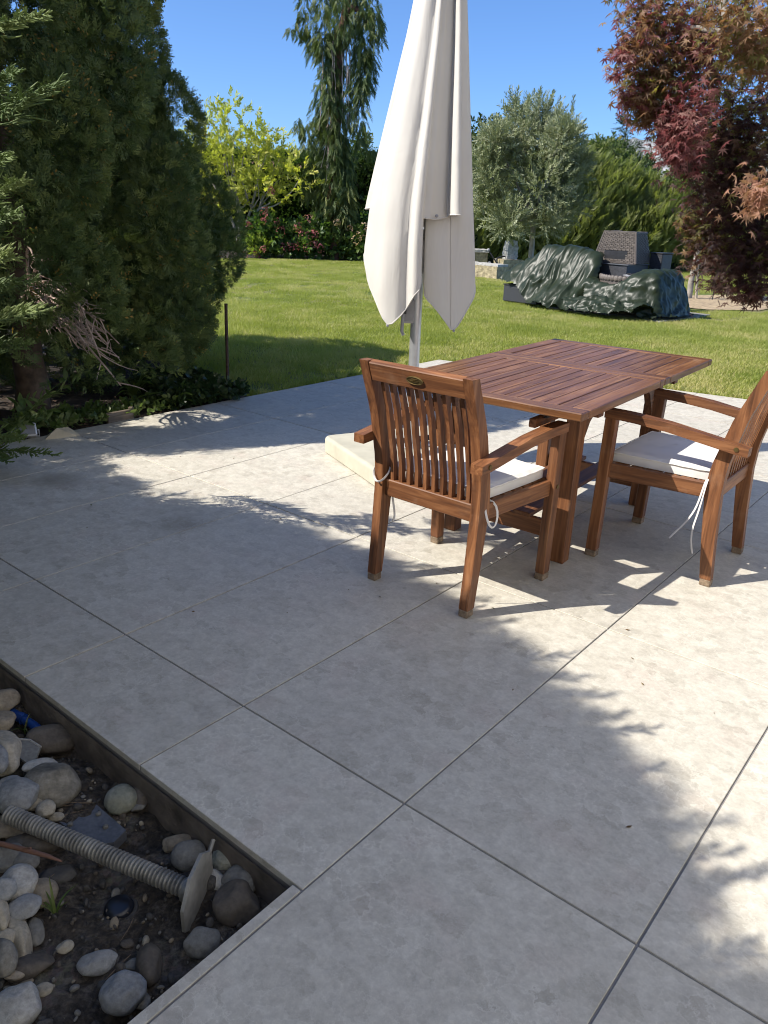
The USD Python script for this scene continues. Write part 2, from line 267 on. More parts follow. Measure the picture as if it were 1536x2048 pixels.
# gravel pit floor
PITSOIL = mat('wet_soil', {
    'g': ('geometry', {}), 'n': ('noise_texture', {'scale': 6.0, 'detail': 9.0, 'roughness': 0.72}), 'n2': ('noise_texture', {'scale': 48.0, 'detail': 8.0, 'roughness': 0.75}), 'v': ('voronoi_texture', {'scale': 75.0}), 'vh': ('hsv', {'saturation': 0.25}),
    'r': ('rgb_ramp', {'ramp': [(0.32, (0.022, 0.016, 0.010)), (0.5, (0.060, 0.047, 0.033)), (0.66, (0.13, 0.115, 0.095))]}), 'm': ('map_range', {'from_min': 0.35, 'from_max': 0.65, 'to_min': 0.35, 'to_max': 1.7}), 'x': ('mix', {'mix_type': 'multiply', 'fac': 1.0}),
    'gr': ('rgb_ramp', {'ramp': [(0.52, (0, 0, 0)), (0.62, (1, 1, 1))]}), 'gk': ('math', {'math_type': 'multiply', 'value2': 0.5}), 'grit': ('mix', {}), 'gc': ('mix', {'mix_type': 'multiply', 'fac': 1.0, 'color2': (0.22, 0.18, 0.13)}),
    'bh': ('math', {'math_type': 'multiply_add', 'value2': -0.5}), 'b': ('bump', {'strength': 1.0, 'distance': 0.016}), 'p': ('principled_bsdf', {'roughness': 0.75})},
    [('g.position', 'n.vector'), ('g.position', 'n2.vector'), ('g.position', 'v.vector'), ('n.fac', 'r.fac'), ('n2.fac', 'm.value'), ('r.color', 'x.color1'), ('m.result', 'x.color2'), ('v.color', 'vh.color'), ('vh.color', 'gc.color1'), ('n.fac', 'gr.fac'), ('gr.color', 'gk.value1'), ('gk.value', 'grit.fac'), ('x.color', 'grit.color1'), ('gc.color', 'grit.color2'),
     ('grit.color', 'p.base_color'), ('v.distance', 'bh.value1'), ('n2.fac', 'bh.value3'), ('bh.value', 'b.height'), ('b.normal', 'p.normal')])
PITZ = -0.105
def pit_z(x, y):
    P = np.stack([np.asarray(x) * 5, np.asarray(y) * 5, np.zeros_like(np.asarray(x, float))], -1)
    return PITZ + 0.035 * (meshkit.fbm(P, 3, 3) - 0.5) * 2
v, q = rough_sheet(pit_poly.buffer(0.03), 0.0125, 0, 0.0, 1)
v[:, 2] = pit_z(v[:, 0], v[:, 1]) + 0.013 * (meshkit.fbm(v * 26, 4, 9) - 0.5) * 2 + 0.006 * np.clip(meshkit.fbm(v * 75, 2, 19) - 0.55, 0, 1) * 4
put('pit_soil', (v, q), PITSOIL, smooth=True, kind='structure')
# rough concrete kerbs under the tile edges of the pit
def kerb(p0, p1, n_out, seed):
    p0, p1 = np.array(p0), np.array(p1); L = np.linalg.norm(p1 - p0); nx, nz = int(L / 0.02), 8
    S, H = np.meshgrid(np.linspace(0, 1, nx), np.linspace(0, 1, nz)); base = p0[None, None] + (p1 - p0) * S[..., None]
    P = np.concatenate([base, (-0.0225 - 0.125 * H)[..., None]], -1); d = 0.010 * (meshkit.fbm(P * np.array([14, 14, 30]), 4, seed) - 0.2) + 0.006 * H
    d[0] = np.minimum(d[0], 0.002)
    P[..., :2] += (np.array(n_out) * 1.0)[None, None] * (d[..., None] + 0.004); i = np.arange(nx * nz).reshape(nz, nx)
    return P.reshape(-1, 3), np.stack([i[:-1, :-1].ravel(), i[1:, :-1].ravel(), i[1:, 1:].ravel(), i[:-1, 1:].ravel()], 1)
put('pit_kerb', kerb(tp(PIT_L, PJ0), tp(PI1, PJ0), -TB, 1), CONC, smooth=True, kind='structure')
put('pit_kerb', kerb(tp(PI1, PJ0), tp(PI1, PJ1), -TA, 2), CONC, smooth=True, kind='structure')
# ------------------------------------------------------------------ teak table and chairs
TEAK = wood('oiled_teak', (0.062, 0.023, 0.009), (0.152, 0.059, 0.022), (0.265, 0.117, 0.047), 0.5)
TEAKV = wood('oiled_teak_upright', (0.062, 0.023, 0.009), (0.152, 0.059, 0.022), (0.265, 0.117, 0.047), 0.5, (34.0, 34.0, 2.0))
TEAKTOP = wood('weathered_teak', (0.066, 0.025, 0.010), (0.150, 0.064, 0.025), (0.28, 0.135, 0.055), 0.34, (1.3, 26.0, 26.0), 0.15, 0.45)
TEAKEND = plain('bleached_foot_grain', (0.20, 0.145, 0.095), 0.9, scale=60, vary=0.4, bump=0.4)
BRASS = plain('aged_brass', (0.16, 0.115, 0.045), 0.45, 0.8, scale=60, vary=0.35)
FABRIC = mat('cushion_cloth', {'t': ('texture_coordinate', {}), 'n': ('noise_texture', {'scale': 6.0, 'detail': 3.0}), 'w': ('noise_texture', {'scale': 420.0, 'detail': 1.0}),
    'r': ('rgb_ramp', {'ramp': [(0.3, (0.62, 0.60, 0.57)), (0.7, (0.70, 0.68, 0.65))]}), 'm': ('math', {'math_type': 'multiply_add', 'value2': 0.02}),
    'b': ('bump', {'strength': 0.5, 'distance': 0.02}), 'p': ('principled_bsdf', {'roughness': 0.85, 'specular_ior_level': 0.25, 'sheen_weight': 0.1})},
    [('t.object', 'n.vector'), ('t.object', 'w.vector'), ('n.fac', 'r.fac'), ('r.color', 'p.base_color'), ('w.fac', 'm.value1'), ('n.fac', 'm.value3'), ('m.value', 'b.height'), ('b.normal', 'p.normal')])
BLACKMETAL = plain('black_metal', (0.025, 0.025, 0.028), 0.5, 0.3)

def rear_leg_x(z): return float(np.interp(z, [0, 0.2, 0.40, 0.50, 0.70, 0.89], [-0.237, -0.215, -0.198, -0.203, -0.247, -0.318]))
def slab_profile(pts_front, pts_back, half):     # a sawn plank: outline in the xz plane, thickness 2*half along y
    P = Polygon([*pts_front, *pts_back[::-1]]).buffer(0); m = trimesh.creation.extrude_polygon(P, 2 * half, engine='earcut')
    v = m.vertices; m.vertices = np.stack([v[:, 0], half - v[:, 2], v[:, 1]], 1); m.fix_normals(); return m
def build_chair(name, label, loc, rz):
    c = thing(name, label, 'chair', (*loc, 0), rz, 'wooden armchairs at the table')
    for s in (-1, 1):
        zs = np.linspace(0.03, 0.888, 22); d = np.interp(zs, [0, 0.2, 0.42, 0.6, 0.89], [0.021, 0.026, 0.032, 0.027, 0.021]); xs = np.array([rear_leg_x(z) for z in zs])
        lg = put('rear_leg', slab_profile(list(zip(xs + d, zs)), list(zip(xs - d, zs)), 0.019), TEAKV, c, M=mat4(np.eye(3), [0, s * 0.222, 0]))
        put('foot_tip', bevbox(0.03, 0.0385, 0.043, 0.003), TEAKEND, lg, M=mat4(Rotation.from_euler('y', -90, degrees=True).as_matrix(), [rear_leg_x(0.015) , 0, 0]))
        fl = board('front_leg', (0.245, s * 0.266, 0.03), (0.235, s * 0.274, 0.632), 0.040, 0.048, TEAK, c, up=(1, 0, 0))
        put('foot_tip', bevbox(0.03, 0.0405, 0.0485, 0.003), TEAKEND, fl, M=mat4(np.eye(3), [-0.03, 0, 0]))
        # arm: a plank that bows upward, its rear end lapping the outside of the rear leg
        xs = np.linspace(-0.305, 0.262, 14); zt = np.interp(xs, [-0.305, -0.2, 0.0, 0.15, 0.262], [0.604, 0.618, 0.646, 0.657, 0.658])
        th = np.full(14, 0.036); th[0] = 0.033
        ya = np.interp(xs, [-0.305, 0.262], [0.258, 0.274])
        m = slab_profile(list(zip(xs, zt)), list(zip(xs, zt - th)), 0.024)
        vv = m.vertices.copy(); vv[:, 1] += s * np.interp(vv[:, 0], [-0.305, 0.262], [0.262, 0.274]); m.vertices = vv
        ar = put('arm', m, TEAK, c)
        put('screw_cap', trimesh.creation.cylinder(0.009, 0.004, sections=12), BRASS, ar, M=mat4(Rotation.from_euler('x', 90, degrees=True).as_matrix(), [-0.262, s * 0.2885, 0.594]))
        put('screw_cap', trimesh.creation.cylinder(0.008, 0.004, sections=12), BRASS, fl, M=mat4(Rotation.from_euler('x', 90, degrees=True).as_matrix(), [0.375, 0.0215 * (1 if s > 0 else 1) , 0]))
        board('side_rail', (-0.175, s * 0.228, 0.398), (0.222, s * 0.262, 0.398), 0.024, 0.062, TEAK, c)
    board('front_rail', (0.238, -0.246, 0.398), (0.238, 0.246, 0.398), 0.024, 0.062, TEAK, c)
    board('back_rail', (-0.200, -0.203, 0.390), (-0.200, 0.203, 0.390), 0.026, 0.068, TEAK, c, up=(-0.05, 0, 1))
    top = board('top_rail', (-0.3075, -0.203, 0.853), (-0.3075, 0.203, 0.853), 0.030, 0.072, TEAK, c, up=(-0.36, 0, 1))
    oval = trimesh.creation.cylinder(1, 0.005, sections=28); oval.apply_scale([0.036, 0.0155, 1.0])
    rim = trimesh.creation.torus(1.0, 0.06, major_sections=28, minor_sections=6); rim.apply_scale([0.034, 0.0140, 0.03])
    rim.apply_translation([0, 0, 0.0025]); bars = [moved(trimesh.creation.box((0.036 - 0.010 * abs(k), 0.0016, 0.002)), t=(0, k * 0.0055, 0.003)) for k in (-1, 0, 1)]
    up = np.array([-0.36, 0, 1]); up /= np.linalg.norm(up)     # plaque on the outside of the top rail
    put('oval_plaque', join([oval, rim, *bars]), BRASS, top, M=mat4(np.eye(3)[:, [0, 2, 1]] * np.array([1, 1, 1]) @ np.diag([1, 1, 1]), [0.203, 0.0165, 0.0]))
    for k in range(10):
        y0 = (k - 4.5) * 0.0385; zs = np.linspace(0.418, 0.822, 12); bow = 0.010 * np.sin((zs - 0.418) / 0.404 * np.pi)
        xs = np.array([rear_leg_x(z) for z in zs]) + np.interp(zs, [0.418, 0.822], [0.0, 0.008]) - bow * 0.3 + 0.004
        put('back_slat', slab_profile(list(zip(xs + 0.0115, zs)), list(zip(xs - 0.0115, zs)), 0.0078), TEAKV, c, M=mat4(np.eye(3), [0, y0, 0]))
    for k in range(6): board('seat_slat', (-0.155 + k * 0.068, -0.232, 0.4205), (-0.155 + k * 0.068, 0.232, 0.4205), 0.055, 0.015, TEAK, c)
    return c
C1, H1 = (0.292, 2.85), math.radians(50.6); C2, H2 = (1.277, 3.19), math.radians(142.0)
chair1 = build_chair('wooden_armchair', 'wooden armchair with slatted back turned to the camera, beside the parasol base', C1, H1)
chair2 = build_chair('wooden_armchair', 'wooden armchair at the right edge of the photo, facing the long side of the table', C2, H2)

def cushion_mesh():
    n = 26; s = np.linspace(-1, 1, n); X, Y = np.meshgrid(s, s, indexing='ij'); half = np.array([0.205, 0.222])
    ex = np.maximum(np.abs(X), np.abs(Y)); edge = np.clip((1 - np.abs(X) ** 6), 0, 1) * np.clip((1 - np.abs(Y) ** 6), 0, 1)
    puff = 0.016 + 0.013 * edge ** 0.5 + 0.003 * (meshkit.fbm(np.stack([X * 3, Y * 3, X * 0], -1), 3, 4) - 0.5)
    pin = 0.0009 * np.sin(Y * 60 + 5 * meshkit.noise(np.stack([X * 3, Y * 3, X * 0], -1), 2)) * np.clip((np.abs(X) - 0.9) * 10, 0, 1) + 0.0009 * np.sin(X * 60) * np.clip((np.abs(Y) - 0.9) * 10, 0, 1)
    rnd = 1 - 0.025 * (X ** 2 * Y ** 2) ** 2; px, py = X * half[0] * rnd, Y * (half[1] + 0.012 * X) * rnd
    def grid(z, flip):
        i = np.arange(n * n).reshape(n, n); q = np.stack([i[:-1, :-1].ravel(), i[1:, :-1].ravel(), i[1:, 1:].ravel(), i[:-1, 1:].ravel()], 1)
        return np.stack([px, py, z], -1).reshape(-1, 3), (q[:, ::-1] if flip else q)
    v1, q1 = grid(puff + pin, False); v2, q2 = grid(-0.022 + 0 * X, True)
    i = np.arange(n * n).reshape(n, n); ring = np.concatenate([i[:-1, 0], i[-1, :-1], i[:0:-1, -1], i[0, :0:-1]])
    rq = np.stack([ring, ring + n * n, np.roll(ring, -1) + n * n, np.roll(ring, -1)], 1)
    pip = v1[ring] * [1.012, 1.012, 1] + [0, 0, 0.0]
    return trimesh.Trimesh(*meshkit.arrays((np.vstack([v1, v2]), np.vstack([q1, q2, rq])))[:2], process=False), np.vstack([pip, pip[:1]])
CM, PIPE = cushion_mesh()
def strap(pts, w=0.008, n=18):
    P = spline(pts, n); t = np.gradient(P, axis=0); s = np.cross(t, [0.3, 0.5, 0.15]); s /= np.linalg.norm(s, axis=1, keepdims=True); nn = np.cross(s, t); nn /= np.linalg.norm(nn, axis=1, keepdims=True)
    V = np.vstack([P + s * w / 2 + nn * .0008, P - s * w / 2 + nn * .0008, P - s * w / 2 - nn * .0008, P + s * w / 2 - nn * .0008]); F = []
    for a in range(4):
        b = (a + 1) % 4
        for i in range(n - 1): F.append((a * n + i, b * n + i, b * n + i + 1, a * n + i + 1))
    return V, np.array(F)
def cushion(label, loc, rz, ties):
    c = thing('seat_cushion', label, 'cushion', (*loc, 0.452), rz, 'white seat cushions')
    put('cover', CM, FABRIC, c, smooth=50, M=mat4(np.eye(3), [0.030, 0, 0])); put('piping', tube(PIPE, 0.0032, 6, False), FABRIC, c, smooth=True, M=mat4(np.eye(3), [0.030, 0, 0]))
    for t in ties: put('tie', strap(t), FABRIC, c, smooth=True)
Lz = 0.452
cushion('white seat cushion on the chair with its back to the camera, striped by slat shadows', C1, H1, [
    [(-0.165, 0.205, -0.01), (-0.20, 0.238, 0.015), (-0.235, 0.243, 0.0), (-0.245, 0.22, -0.035), (-0.225, 0.195, -0.02), (-0.19, 0.2, 0.012)],
    [(-0.17, 0.2, -0.01), (-0.175, 0.196, -0.1), (-0.165, 0.19, -0.17), (-0.18, 0.185, -0.21)],
    [(-0.165, -0.205, -0.02), (-0.14, -0.255, -0.045), (-0.155, -0.265, -0.10), (-0.185, -0.262, -0.10), (-0.195, -0.248, -0.06), (-0.18, -0.23, -0.03)],
    [(-0.165, -0.2, -0.02), (-0.178, -0.205, -0.13), (-0.172, -0.2, -0.25), (-0.150, -0.198, -0.36)]])
cushion('white seat cushion on the right hand chair with long ties hanging down', C2, H2, [
    [(-0.172, 0.215, -0.008), (-0.163, 0.252, -0.04), (-0.150, 0.258, -0.13), (-0.115, 0.262, -0.21), (-0.075, 0.275, -0.275)],
    [(-0.172, 0.215, -0.008), (-0.170, 0.252, -0.04), (-0.163, 0.256, -0.14), (-0.155, 0.262, -0.22), (-0.175, 0.272, -0.315)],
    [(-0.172, -0.215, -0.008), (-0.18, -0.25, -0.05), (-0.19, -0.26, -0.1), (-0.18, -0.25, -0.2)]])

# extending table
HT = math.radians(53.8)
tb = thing('wooden_table', 'extending wooden garden table with slatted top between the two armchairs', 'table', (0.803, 3.571, 0), HT)
ZT = 0.740; TH = 0.031; W2 = 0.437; X0, X1, XS = -0.805, 0.812, 0.086
zc = ZT - TH / 2
def leaf_top(xa, xb, nslat):
    board('end_rail', (xa + 0.038, -W2, zc), (xa + 0.038, W2, zc), 0.076, TH, TEAKTOP, tb, r=0.004)
    board('end_rail', (xb - 0.030, -W2, zc), (xb - 0.030, W2, zc), 0.060, TH, TEAKTOP, tb, r=0.004)
    a, b = xa + 0.0765, xb - 0.0605
    for s in (-1, 1): board('side_rail', (a, s * (W2 - 0.036), zc), (b, s * (W2 - 0.036), zc), 0.072, TH, TEAKTOP, tb, r=0.003)
    w = (2 * (W2 - 0.0725)) / nslat
    for k in range(nslat):
        y = -(W2 - 0.0725) + (k + 0.5) * w; dz = RNG.normal(0, 0.0007)
        board('top_slat', (a + 0.001, y, zc - 0.0006 + dz), (b - 0.001, y, zc - 0.0006 + dz), w - 0.0036, TH - 0.002, TEAKTOP, tb, r=0.002)
leaf_top(X0, XS - 0.002, 13); leaf_top(XS + 0.002, X1, 13)
legs = {}
for x in (-0.440, 0.49):
    for s in (-1, 1):
        lg = board('leg', (x, s * 0.272, 0.0), (x, s * 0.272, ZT - TH - 0.002), 0.062, 0.062, TEAK, tb, up=(1, 0, 0), r=0.004)
        cx = -1 if x > 0 else 1           # curved bracket under the apron
        q = [(0, 0), (0.10 * cx, 0), (0.10 * cx, -0.028), (0.072 * cx, -0.046), (0.050 * cx, -0.082), (0.034 * cx, -0.106), (0.0, -0.165)]
        m = slab_profile([(a, b) for a, b in q[:4]], [(a, b) for a, b in q[:3:-1]], 0.016)
        put('bracket', m, TEAK, tb, M=mat4(np.eye(3), [x + 0.031 * cx, s * 0.272, ZT - TH - 0.064]))
        put('bolt_head', trimesh.creation.cylinder(0.009, 0.004, sections=10), BRASS, lg, M=mat4(Rotation.from_euler('x', 90, degrees=True).as_matrix(), [0.14, -0.032 if s < 0 else 0.032, 0.0]))
        put('bolt_head', trimesh.creation.cylinder(0.009, 0.004, sections=10), BRASS, lg, M=mat4(Rotation.from_euler('x', 90, degrees=True).as_matrix(), [0.69, -0.032 if s < 0 else 0.032, 0.0]))
    board('cross_rail', (x, -0.240, 0.13), (x, 0.240, 0.13), 0.026, 0.075, TEAK, tb)
    board('top_bearer', (x, -0.37, ZT - TH - 0.030), (x, -0.304, ZT - TH - 0.030), 0.05, 0.056, TEAK, tb)
    board('top_bearer', (x, -0.240, ZT - TH - 0.030), (x, 0.240, ZT - TH - 0.030), 0.05, 0.056, TEAK, tb)
    board('top_bearer', (x, 0.304, ZT - TH - 0.030), (x, 0.37, ZT - TH - 0.030), 0.05, 0.056, TEAK, tb)
for s in (-1, 1):
    board('apron', (-0.408, s * 0.272, ZT - TH - 0.031), (0.458, s * 0.272, ZT - TH - 0.031), 0.026, 0.06, TEAK, tb)
    board('slide_rail', (-0.75, s * 0.225, ZT - TH - 0.052), (-0.472, s * 0.225, ZT - TH - 0.052), 0.03, 0.034, TEAK, tb)
    put('slide_catch', bevbox(0.05, 0.016, 0.03, 0.002), BLACKMETAL, tb, M=mat4(np.eye(3), [-0.70, s * 0.252, ZT - TH - 0.022]))
    board('foot_board', (-0.47, s * 0.085, 0.178), (0.53, s * 0.085, 0.178), 0.085, 0.02, TEAK, tb)

# ------------------------------------------------------------------ parasol, closed, in its concrete base
PALECONC = plain('cast_concrete', (0.43, 0.41, 0.33), 0.85, scale=7, vary=0.12, bump=0.12, detail=7)
ALU = plain('brushed_aluminium', (0.62, 0.63, 0.64), 0.36, 0.75, scale=30, vary=0.06)
GREYPLASTIC = plain('grey_plastic', (0.25, 0.25, 0.26), 0.5, scale=30, vary=0.1)
CANVAS = mat('canvas', {'t': ('texture_coordinate', {}), 'n': ('noise_texture', {'scale': 3.0, 'detail': 5.0}), 'w': ('noise_texture', {'scale': 500.0, 'detail': 1.0}),
    'r': ('rgb_ramp', {'ramp': [(0.3, (0.57, 0.545, 0.50)), (0.7, (0.63, 0.61, 0.565))]}), 'cr': ('noise_texture', {'scale': 4.0, 'detail': 5.0, 'roughness': 0.55, 'distortion': 0.8}), 'cm': ('mapping', {'scale': (2.2, 2.2, 0.6)}), 'wm': ('math', {'math_type': 'multiply_add', 'value2': 0.03}), 'b': ('bump', {'strength': 0.35, 'distance': 0.02}),
    'p': ('principled_bsdf', {'roughness': 0.8, 'specular_ior_level': 0.3}), 'tr': ('translucent_bsdf', {'color': (0.6, 0.55, 0.45)}), 'mx': ('mix_closure', {'fac': 0.10})},
    [('t.object', 'n.vector'), ('t.object', 'w.vector'), ('n.fac', 'r.fac'), ('r.color', 'p.base_color'), ('t.object', 'cm.vector'), ('cm.vector', 'cr.vector'), ('w.fac', 'wm.value1'), ('cr.fac', 'wm.value3'), ('wm.value', 'b.height'), ('b.normal', 'p.normal'), ('p.BSDF', 'mx.closure1'), ('tr.BSDF', 'mx.closure2')], surface='mx.closure')
POLE = np.array([0.137, 4.42])
base_dir = math.atan2(-0.884, 0.467)
bs = thing('parasol_base', 'thick pale concrete slab carrying the closed parasol', 'parasol base', (0.150, 4.375, 0), base_dir)
def rounded_slab(w, d, h, rc, re):
    lv = []
    for z, off in ((0, 0.004), (0.004, 0), (h - re, 0), (h - re * 0.6, re * 0.12), (h - re * 0.25, re * 0.4), (h, re)):
        P = sbox(-w / 2 + rc, -d / 2 + rc, w / 2 - rc, d / 2 - rc).buffer(rc - off, quad_segs=8); c = np.array(P.exterior.coords)[:-1]; lv.append(np.column_stack([c, np.full(len(c), z)]))
    n = len(lv[0]); V = np.vstack(lv + [[[0, 0, 0]], [[0, 0, h]]]); F = []; k = len(lv)
    for a in range(k - 1):
        for j in range(n):
            b = (j + 1) % n; F += [(a * n + j, a * n + b, (a + 1) * n + b), (a * n + j, (a + 1) * n + b, (a + 1) * n + j)]
    for j in range(n): b = (j + 1) % n; F += [(k * n, b, j), (k * n + 1, (k - 1) * n + j, (k - 1) * n + b)]
    m = trimesh.Trimesh(V, F, process=False); m.fix_normals(); return m
put('slab', rounded_slab(0.80, 0.80, 0.098, 0.05, 0.022), PALECONC, bs, smooth=40, M=mat4(np.eye(3), [0, 0, 0.006]))
put('foot_pad', trimesh.creation.box((0.6, 0.6, 0.006)), BLACKMETAL, bs, M=mat4(np.eye(3), [0, 0, 0.003]))
um = thing('closed_parasol', 'closed off white parasol on a grey metal pole beside the table', 'parasol', (*POLE, 0.104), 0.0)
ZB = -0.104
put('pole', lathe([(0, 0), (0.030, 0), (0.030, 2.9), (0, 2.9)], 24), ALU, um, smooth=30)
put('pole_socket', lathe([(0, 0.0), (0.12, 0.0), (0.12, 0.008), (0.042, 0.012), (0.040, 0.30), (0.033, 0.302), (0.0305, 0.302)], 28), ALU, um, smooth=30)
for k in range(4):
    a = k * math.pi / 2 + 0.5; br = bevbox(0.11, 0.012, 0.03, 0.002); put('bracket', br, BLACKMETAL, um, M=mat4(Rotation.from_euler('z', a).as_matrix(), [0.036 * math.cos(a), 0.036 * math.sin(a), 0.026]))
put('lock_knob', moved(trimesh.creation.cylinder(0.014, 0.05, sections=12), Rotation.from_euler('x', 90, degrees=True).as_matrix(), (-0.05, -0.01, 0.22)), BLACKMETAL, um)
# crank housing and handle under the cloth
hs = put('crank_housing', moved(bevbox(0.13, 0.05, 0.075, 0.012), Rotation.from_euler('y', -90, degrees=True).as_matrix(), (-0.045, -0.012, 0.70)), GREYPLASTIC, um)
put('crank_handle', tube([(-0.065, -0.05, 0.80), (-0.075, -0.065, 0.76), (-0.078, -0.066, 0.66), (-0.068, -0.07, 0.64)], 0.009, 8), GREYPLASTIC, um, smooth=True)
put('crank_grip', tube([(-0.068, -0.045, 0.83), (-0.072, -0.06, 0.755)], 0.016, 10), BLACKMETAL, um, smooth=True)
put('runner', lathe([(0.031, 1.02), (0.043, 1.02), (0.048, 1.06), (0.048, 1.14), (0.036, 1.16), (0.031, 1.16)], 20), ALU, um, smooth=30)
# folded cloth: each sheet is a run of outline points (x across, d towards the viewer) at knee height, drawn in towards the top
APEX = 2.86
KZ = [0.45, 0.69, 0.9, 1.1, 1.3, 1.5, 1.7, 1.9, 2.1, 2.3, 2.5, 2.7, APEX]
def k_at(z): return np.interp(z, KZ, [0.95, 0.97, 0.97, 0.93, 0.86, 0.76, 0.66, 0.56, 0.46, 0.37, 0.29, 0.22, 0.17])
def lean_at(z): return np.interp(z, KZ, [0.03, 0.03, 0.017, 0.010, 0.009, 0.019, 0.028, 0.038, 0.048, 0.053, 0.046, 0.038, 0.033])
def sheet(name, outline, hem, top=APEX, n=34, m=40, seed=0, wob=0.006, smooth_k=3, thick=0.0016):
    O = np.asarray(outline, float); t = np.concatenate([[0], np.cumsum(np.linalg.norm(np.diff(O, axis=0), axis=1))]); t /= t[-1]
    from scipy.interpolate import PchipInterpolator
    s = np.linspace(0, 1, n); xs, ds = PchipInterpolator(t, O[:, 0])(s), PchipInterpolator(t, O[:, 1])(s)
    hx, hz = np.array(hem).T; zh = np.interp(s, hx, hz); V = np.zeros((m, n, 3))
    for a, f in enumerate(np.linspace(0, 1, m)):
        z = top + (zh - top) * f; k = k_at(z); sh = lean_at(z)
        w = wob * (meshkit.fbm(np.stack([s * 9 + seed, z * 1.3, z * 0], -1), 3, seed) - 0.5) * 2 * (0.4 + f)
        V[a] = np.stack([xs * k + sh + w, -(ds * k) + w, z], -1)
    i = np.arange(m * n).reshape(m, n); q = np.stack([i[:-1, :-1].ravel(), i[1:, :-1].ravel(), i[1:, 1:].ravel(), i[:-1, 1:].ravel()], 1)
    p = put(name, (V.reshape(-1, 3), q), CANVAS, um, smooth=True)
    put('hem', tube(np.vstack([V[-1]]), 0.0035, 6, True), CANVAS, p, smooth=True)
    return V
# heights below are above the slab's top
left = sheet('canopy_flap', [(0.0, 0.05), (-0.005, 0.19), (-0.03, 0.207), (-0.085, 0.150), (-0.135, 0.166), (-0.22, 0.130), (-0.30, 0.03), (-0.335, -0.05), (-0.27, -0.09), (-0.12, -0.07)],
     [(0, 0.97), (0.13, 0.94), (0.34, 0.755), (0.405, 0.705), (0.425, 0.705), (0.62, 0.90), (0.70, 1.02), (0.78, 1.10), (1, 1.2)], seed=1, wob=.009)
right = sheet('canopy_flap', [(0.03, 0.0), (0.018, 0.07), (0.06, 0.085), (0.15, 0.062), (0.155, 0.058), (0.25, 0.02), (0.312, -0.05), (0.28, -0.12), (0.14, -0.09)],
     [(0, 0.98), (0.14, 0.84), (0.36, 0.68), (0.40, 0.675), (0.66, 0.90), (0.8, 1.05), (1, 1.2)], seed=2, wob=0.004)
mid = sheet('canopy_flap', [(-0.01, 0.10), (-0.012, 0.165), (0.03, 0.155), (0.07, 0.125), (0.12, 0.10), (0.145, 0.075), (0.150, 0.09), (0.158, 0.155), (0.195, 0.195), (0.216, 0.185), (0.22, 0.12), (0.215, 0.05)],
     [(0, 1.255), (0.30, 1.245), (0.55, 1.27), (0.60, 1.27), (1, 1.275)], seed=3, wob=0.003, n=56)
backl = sheet('canopy_flap', [(-0.24, -0.0), (-0.335, -0.05), (-0.36, -0.085), (-0.28, -0.13), (-0.1, -0.13), (0.0, -0.09)],
     [(0, 1.30), (0.35, 1.28), (0.6, 1.35), (1, 1.28)], seed=4)
backr = sheet('canopy_flap', [(0.0, -0.09), (-0.02, -0.2), (0.06, -0.24), (0.2, -0.2), (0.29, -0.12), (0.2, -0.05)],
     [(0, 0.98), (0.3, 0.9), (0.5, 0.70), (0.7, 0.95), (1, 1.2)], seed=5)
backm = sheet('canopy_flap', [(-0.12, -0.07), (-0.2, -0.19), (-0.1, -0.22), (-0.02, -0.2), (0.0, -0.1)],
     [(0, 0.98), (0.3, 0.9), (0.5, 0.70), (0.7, 0.95), (1, 1.2)], seed=6)
put('rib_tip', trimesh.creation.icosphere(1, 0.009), GREYPLASTIC, um, M=mat4(np.eye(3), [0.076, -0.130, 1.262]))
for V_, j in ((left, 14), (right, 13)):
    put('rib_tip', trimesh.creation.icosphere(1, 0.008), GREYPLASTIC, um, M=mat4(np.eye(3), V_[-1, np.argmin(V_[-1, :, 2])] + [0, 0, -0.004]))
put('rib_arm', tube([(0.01, -0.10, 1.20), (0.0, -0.075, 1.19), (-0.02, -0.04, 1.06)], 0.007, 6), ALU, um)
seam = np.array([right[a, int(round(0.375 * 33))] for a in range(40)]) + [0.0005, -0.002, 0]
put('seam', tube(seam[12:], 0.0018, 5, False), CANVAS, um, smooth=True)
put('finial', lathe([(0, 2.98), (0.02, 2.97), (0.035, 2.92), (0.05, 2.86), (0.07, 2.85), (0, 2.84)], 16), GREYPLASTIC, um, smooth=30)
# ------------------------------------------------------------------ foliage pieces
def tri_mesh(T): V = np.asarray(T, float).reshape(-1, 3); return V, np.arange(len(V)).reshape(-1, 3)
def needle(T, p, d, l, w, up=(0, 0, 1)):          # a slim blade as two triangles
    d = d / np.linalg.norm(d); s = np.cross(d, up); s /= np.linalg.norm(s) + 1e-9; m = p + d * l * 0.45; e = p + d * l
    T += [p - s * w * .25, m + s * w * .5, m - s * w * .5, m - s * w * .5, m + s * w * .5, e]
def fern_spray(L, nb, bl, w, seed, sub=3, ang=0.75, droop=0.15, sw=None):
    r = np.random.default_rng(seed); T = []
    def curve(t): return np.array([L * t, 0, -droop * L * t * t])
    needle(T, curve(0), curve(1) - curve(0), L, (sw or w) * 1.1)
    for k in range(nb):
        t = (k + 0.6) / nb
        for s in (-1, 1):
            l = bl * (1.05 - t ** 1.6) * r.uniform(0.7, 1.15); a = ang * r.uniform(0.8, 1.2); p = curve(t * 0.92)
            d = np.array([math.cos(a), s * math.sin(a), r.normal(-0.05, 0.28)]); needle(T, p, d, l, w)
            for q in range(sub):
                tt = (q + 1) / (sub + 0.6); ss = s if q % 2 == 0 else -s
                d2 = d + np.array([0.25, ss * 0.75, r.normal(0, 0.25)]); needle(T, p + d * l * tt, d2, l * 0.5 * (1.1 - tt * .6), w * 0.85)
    return tri_mesh(T)
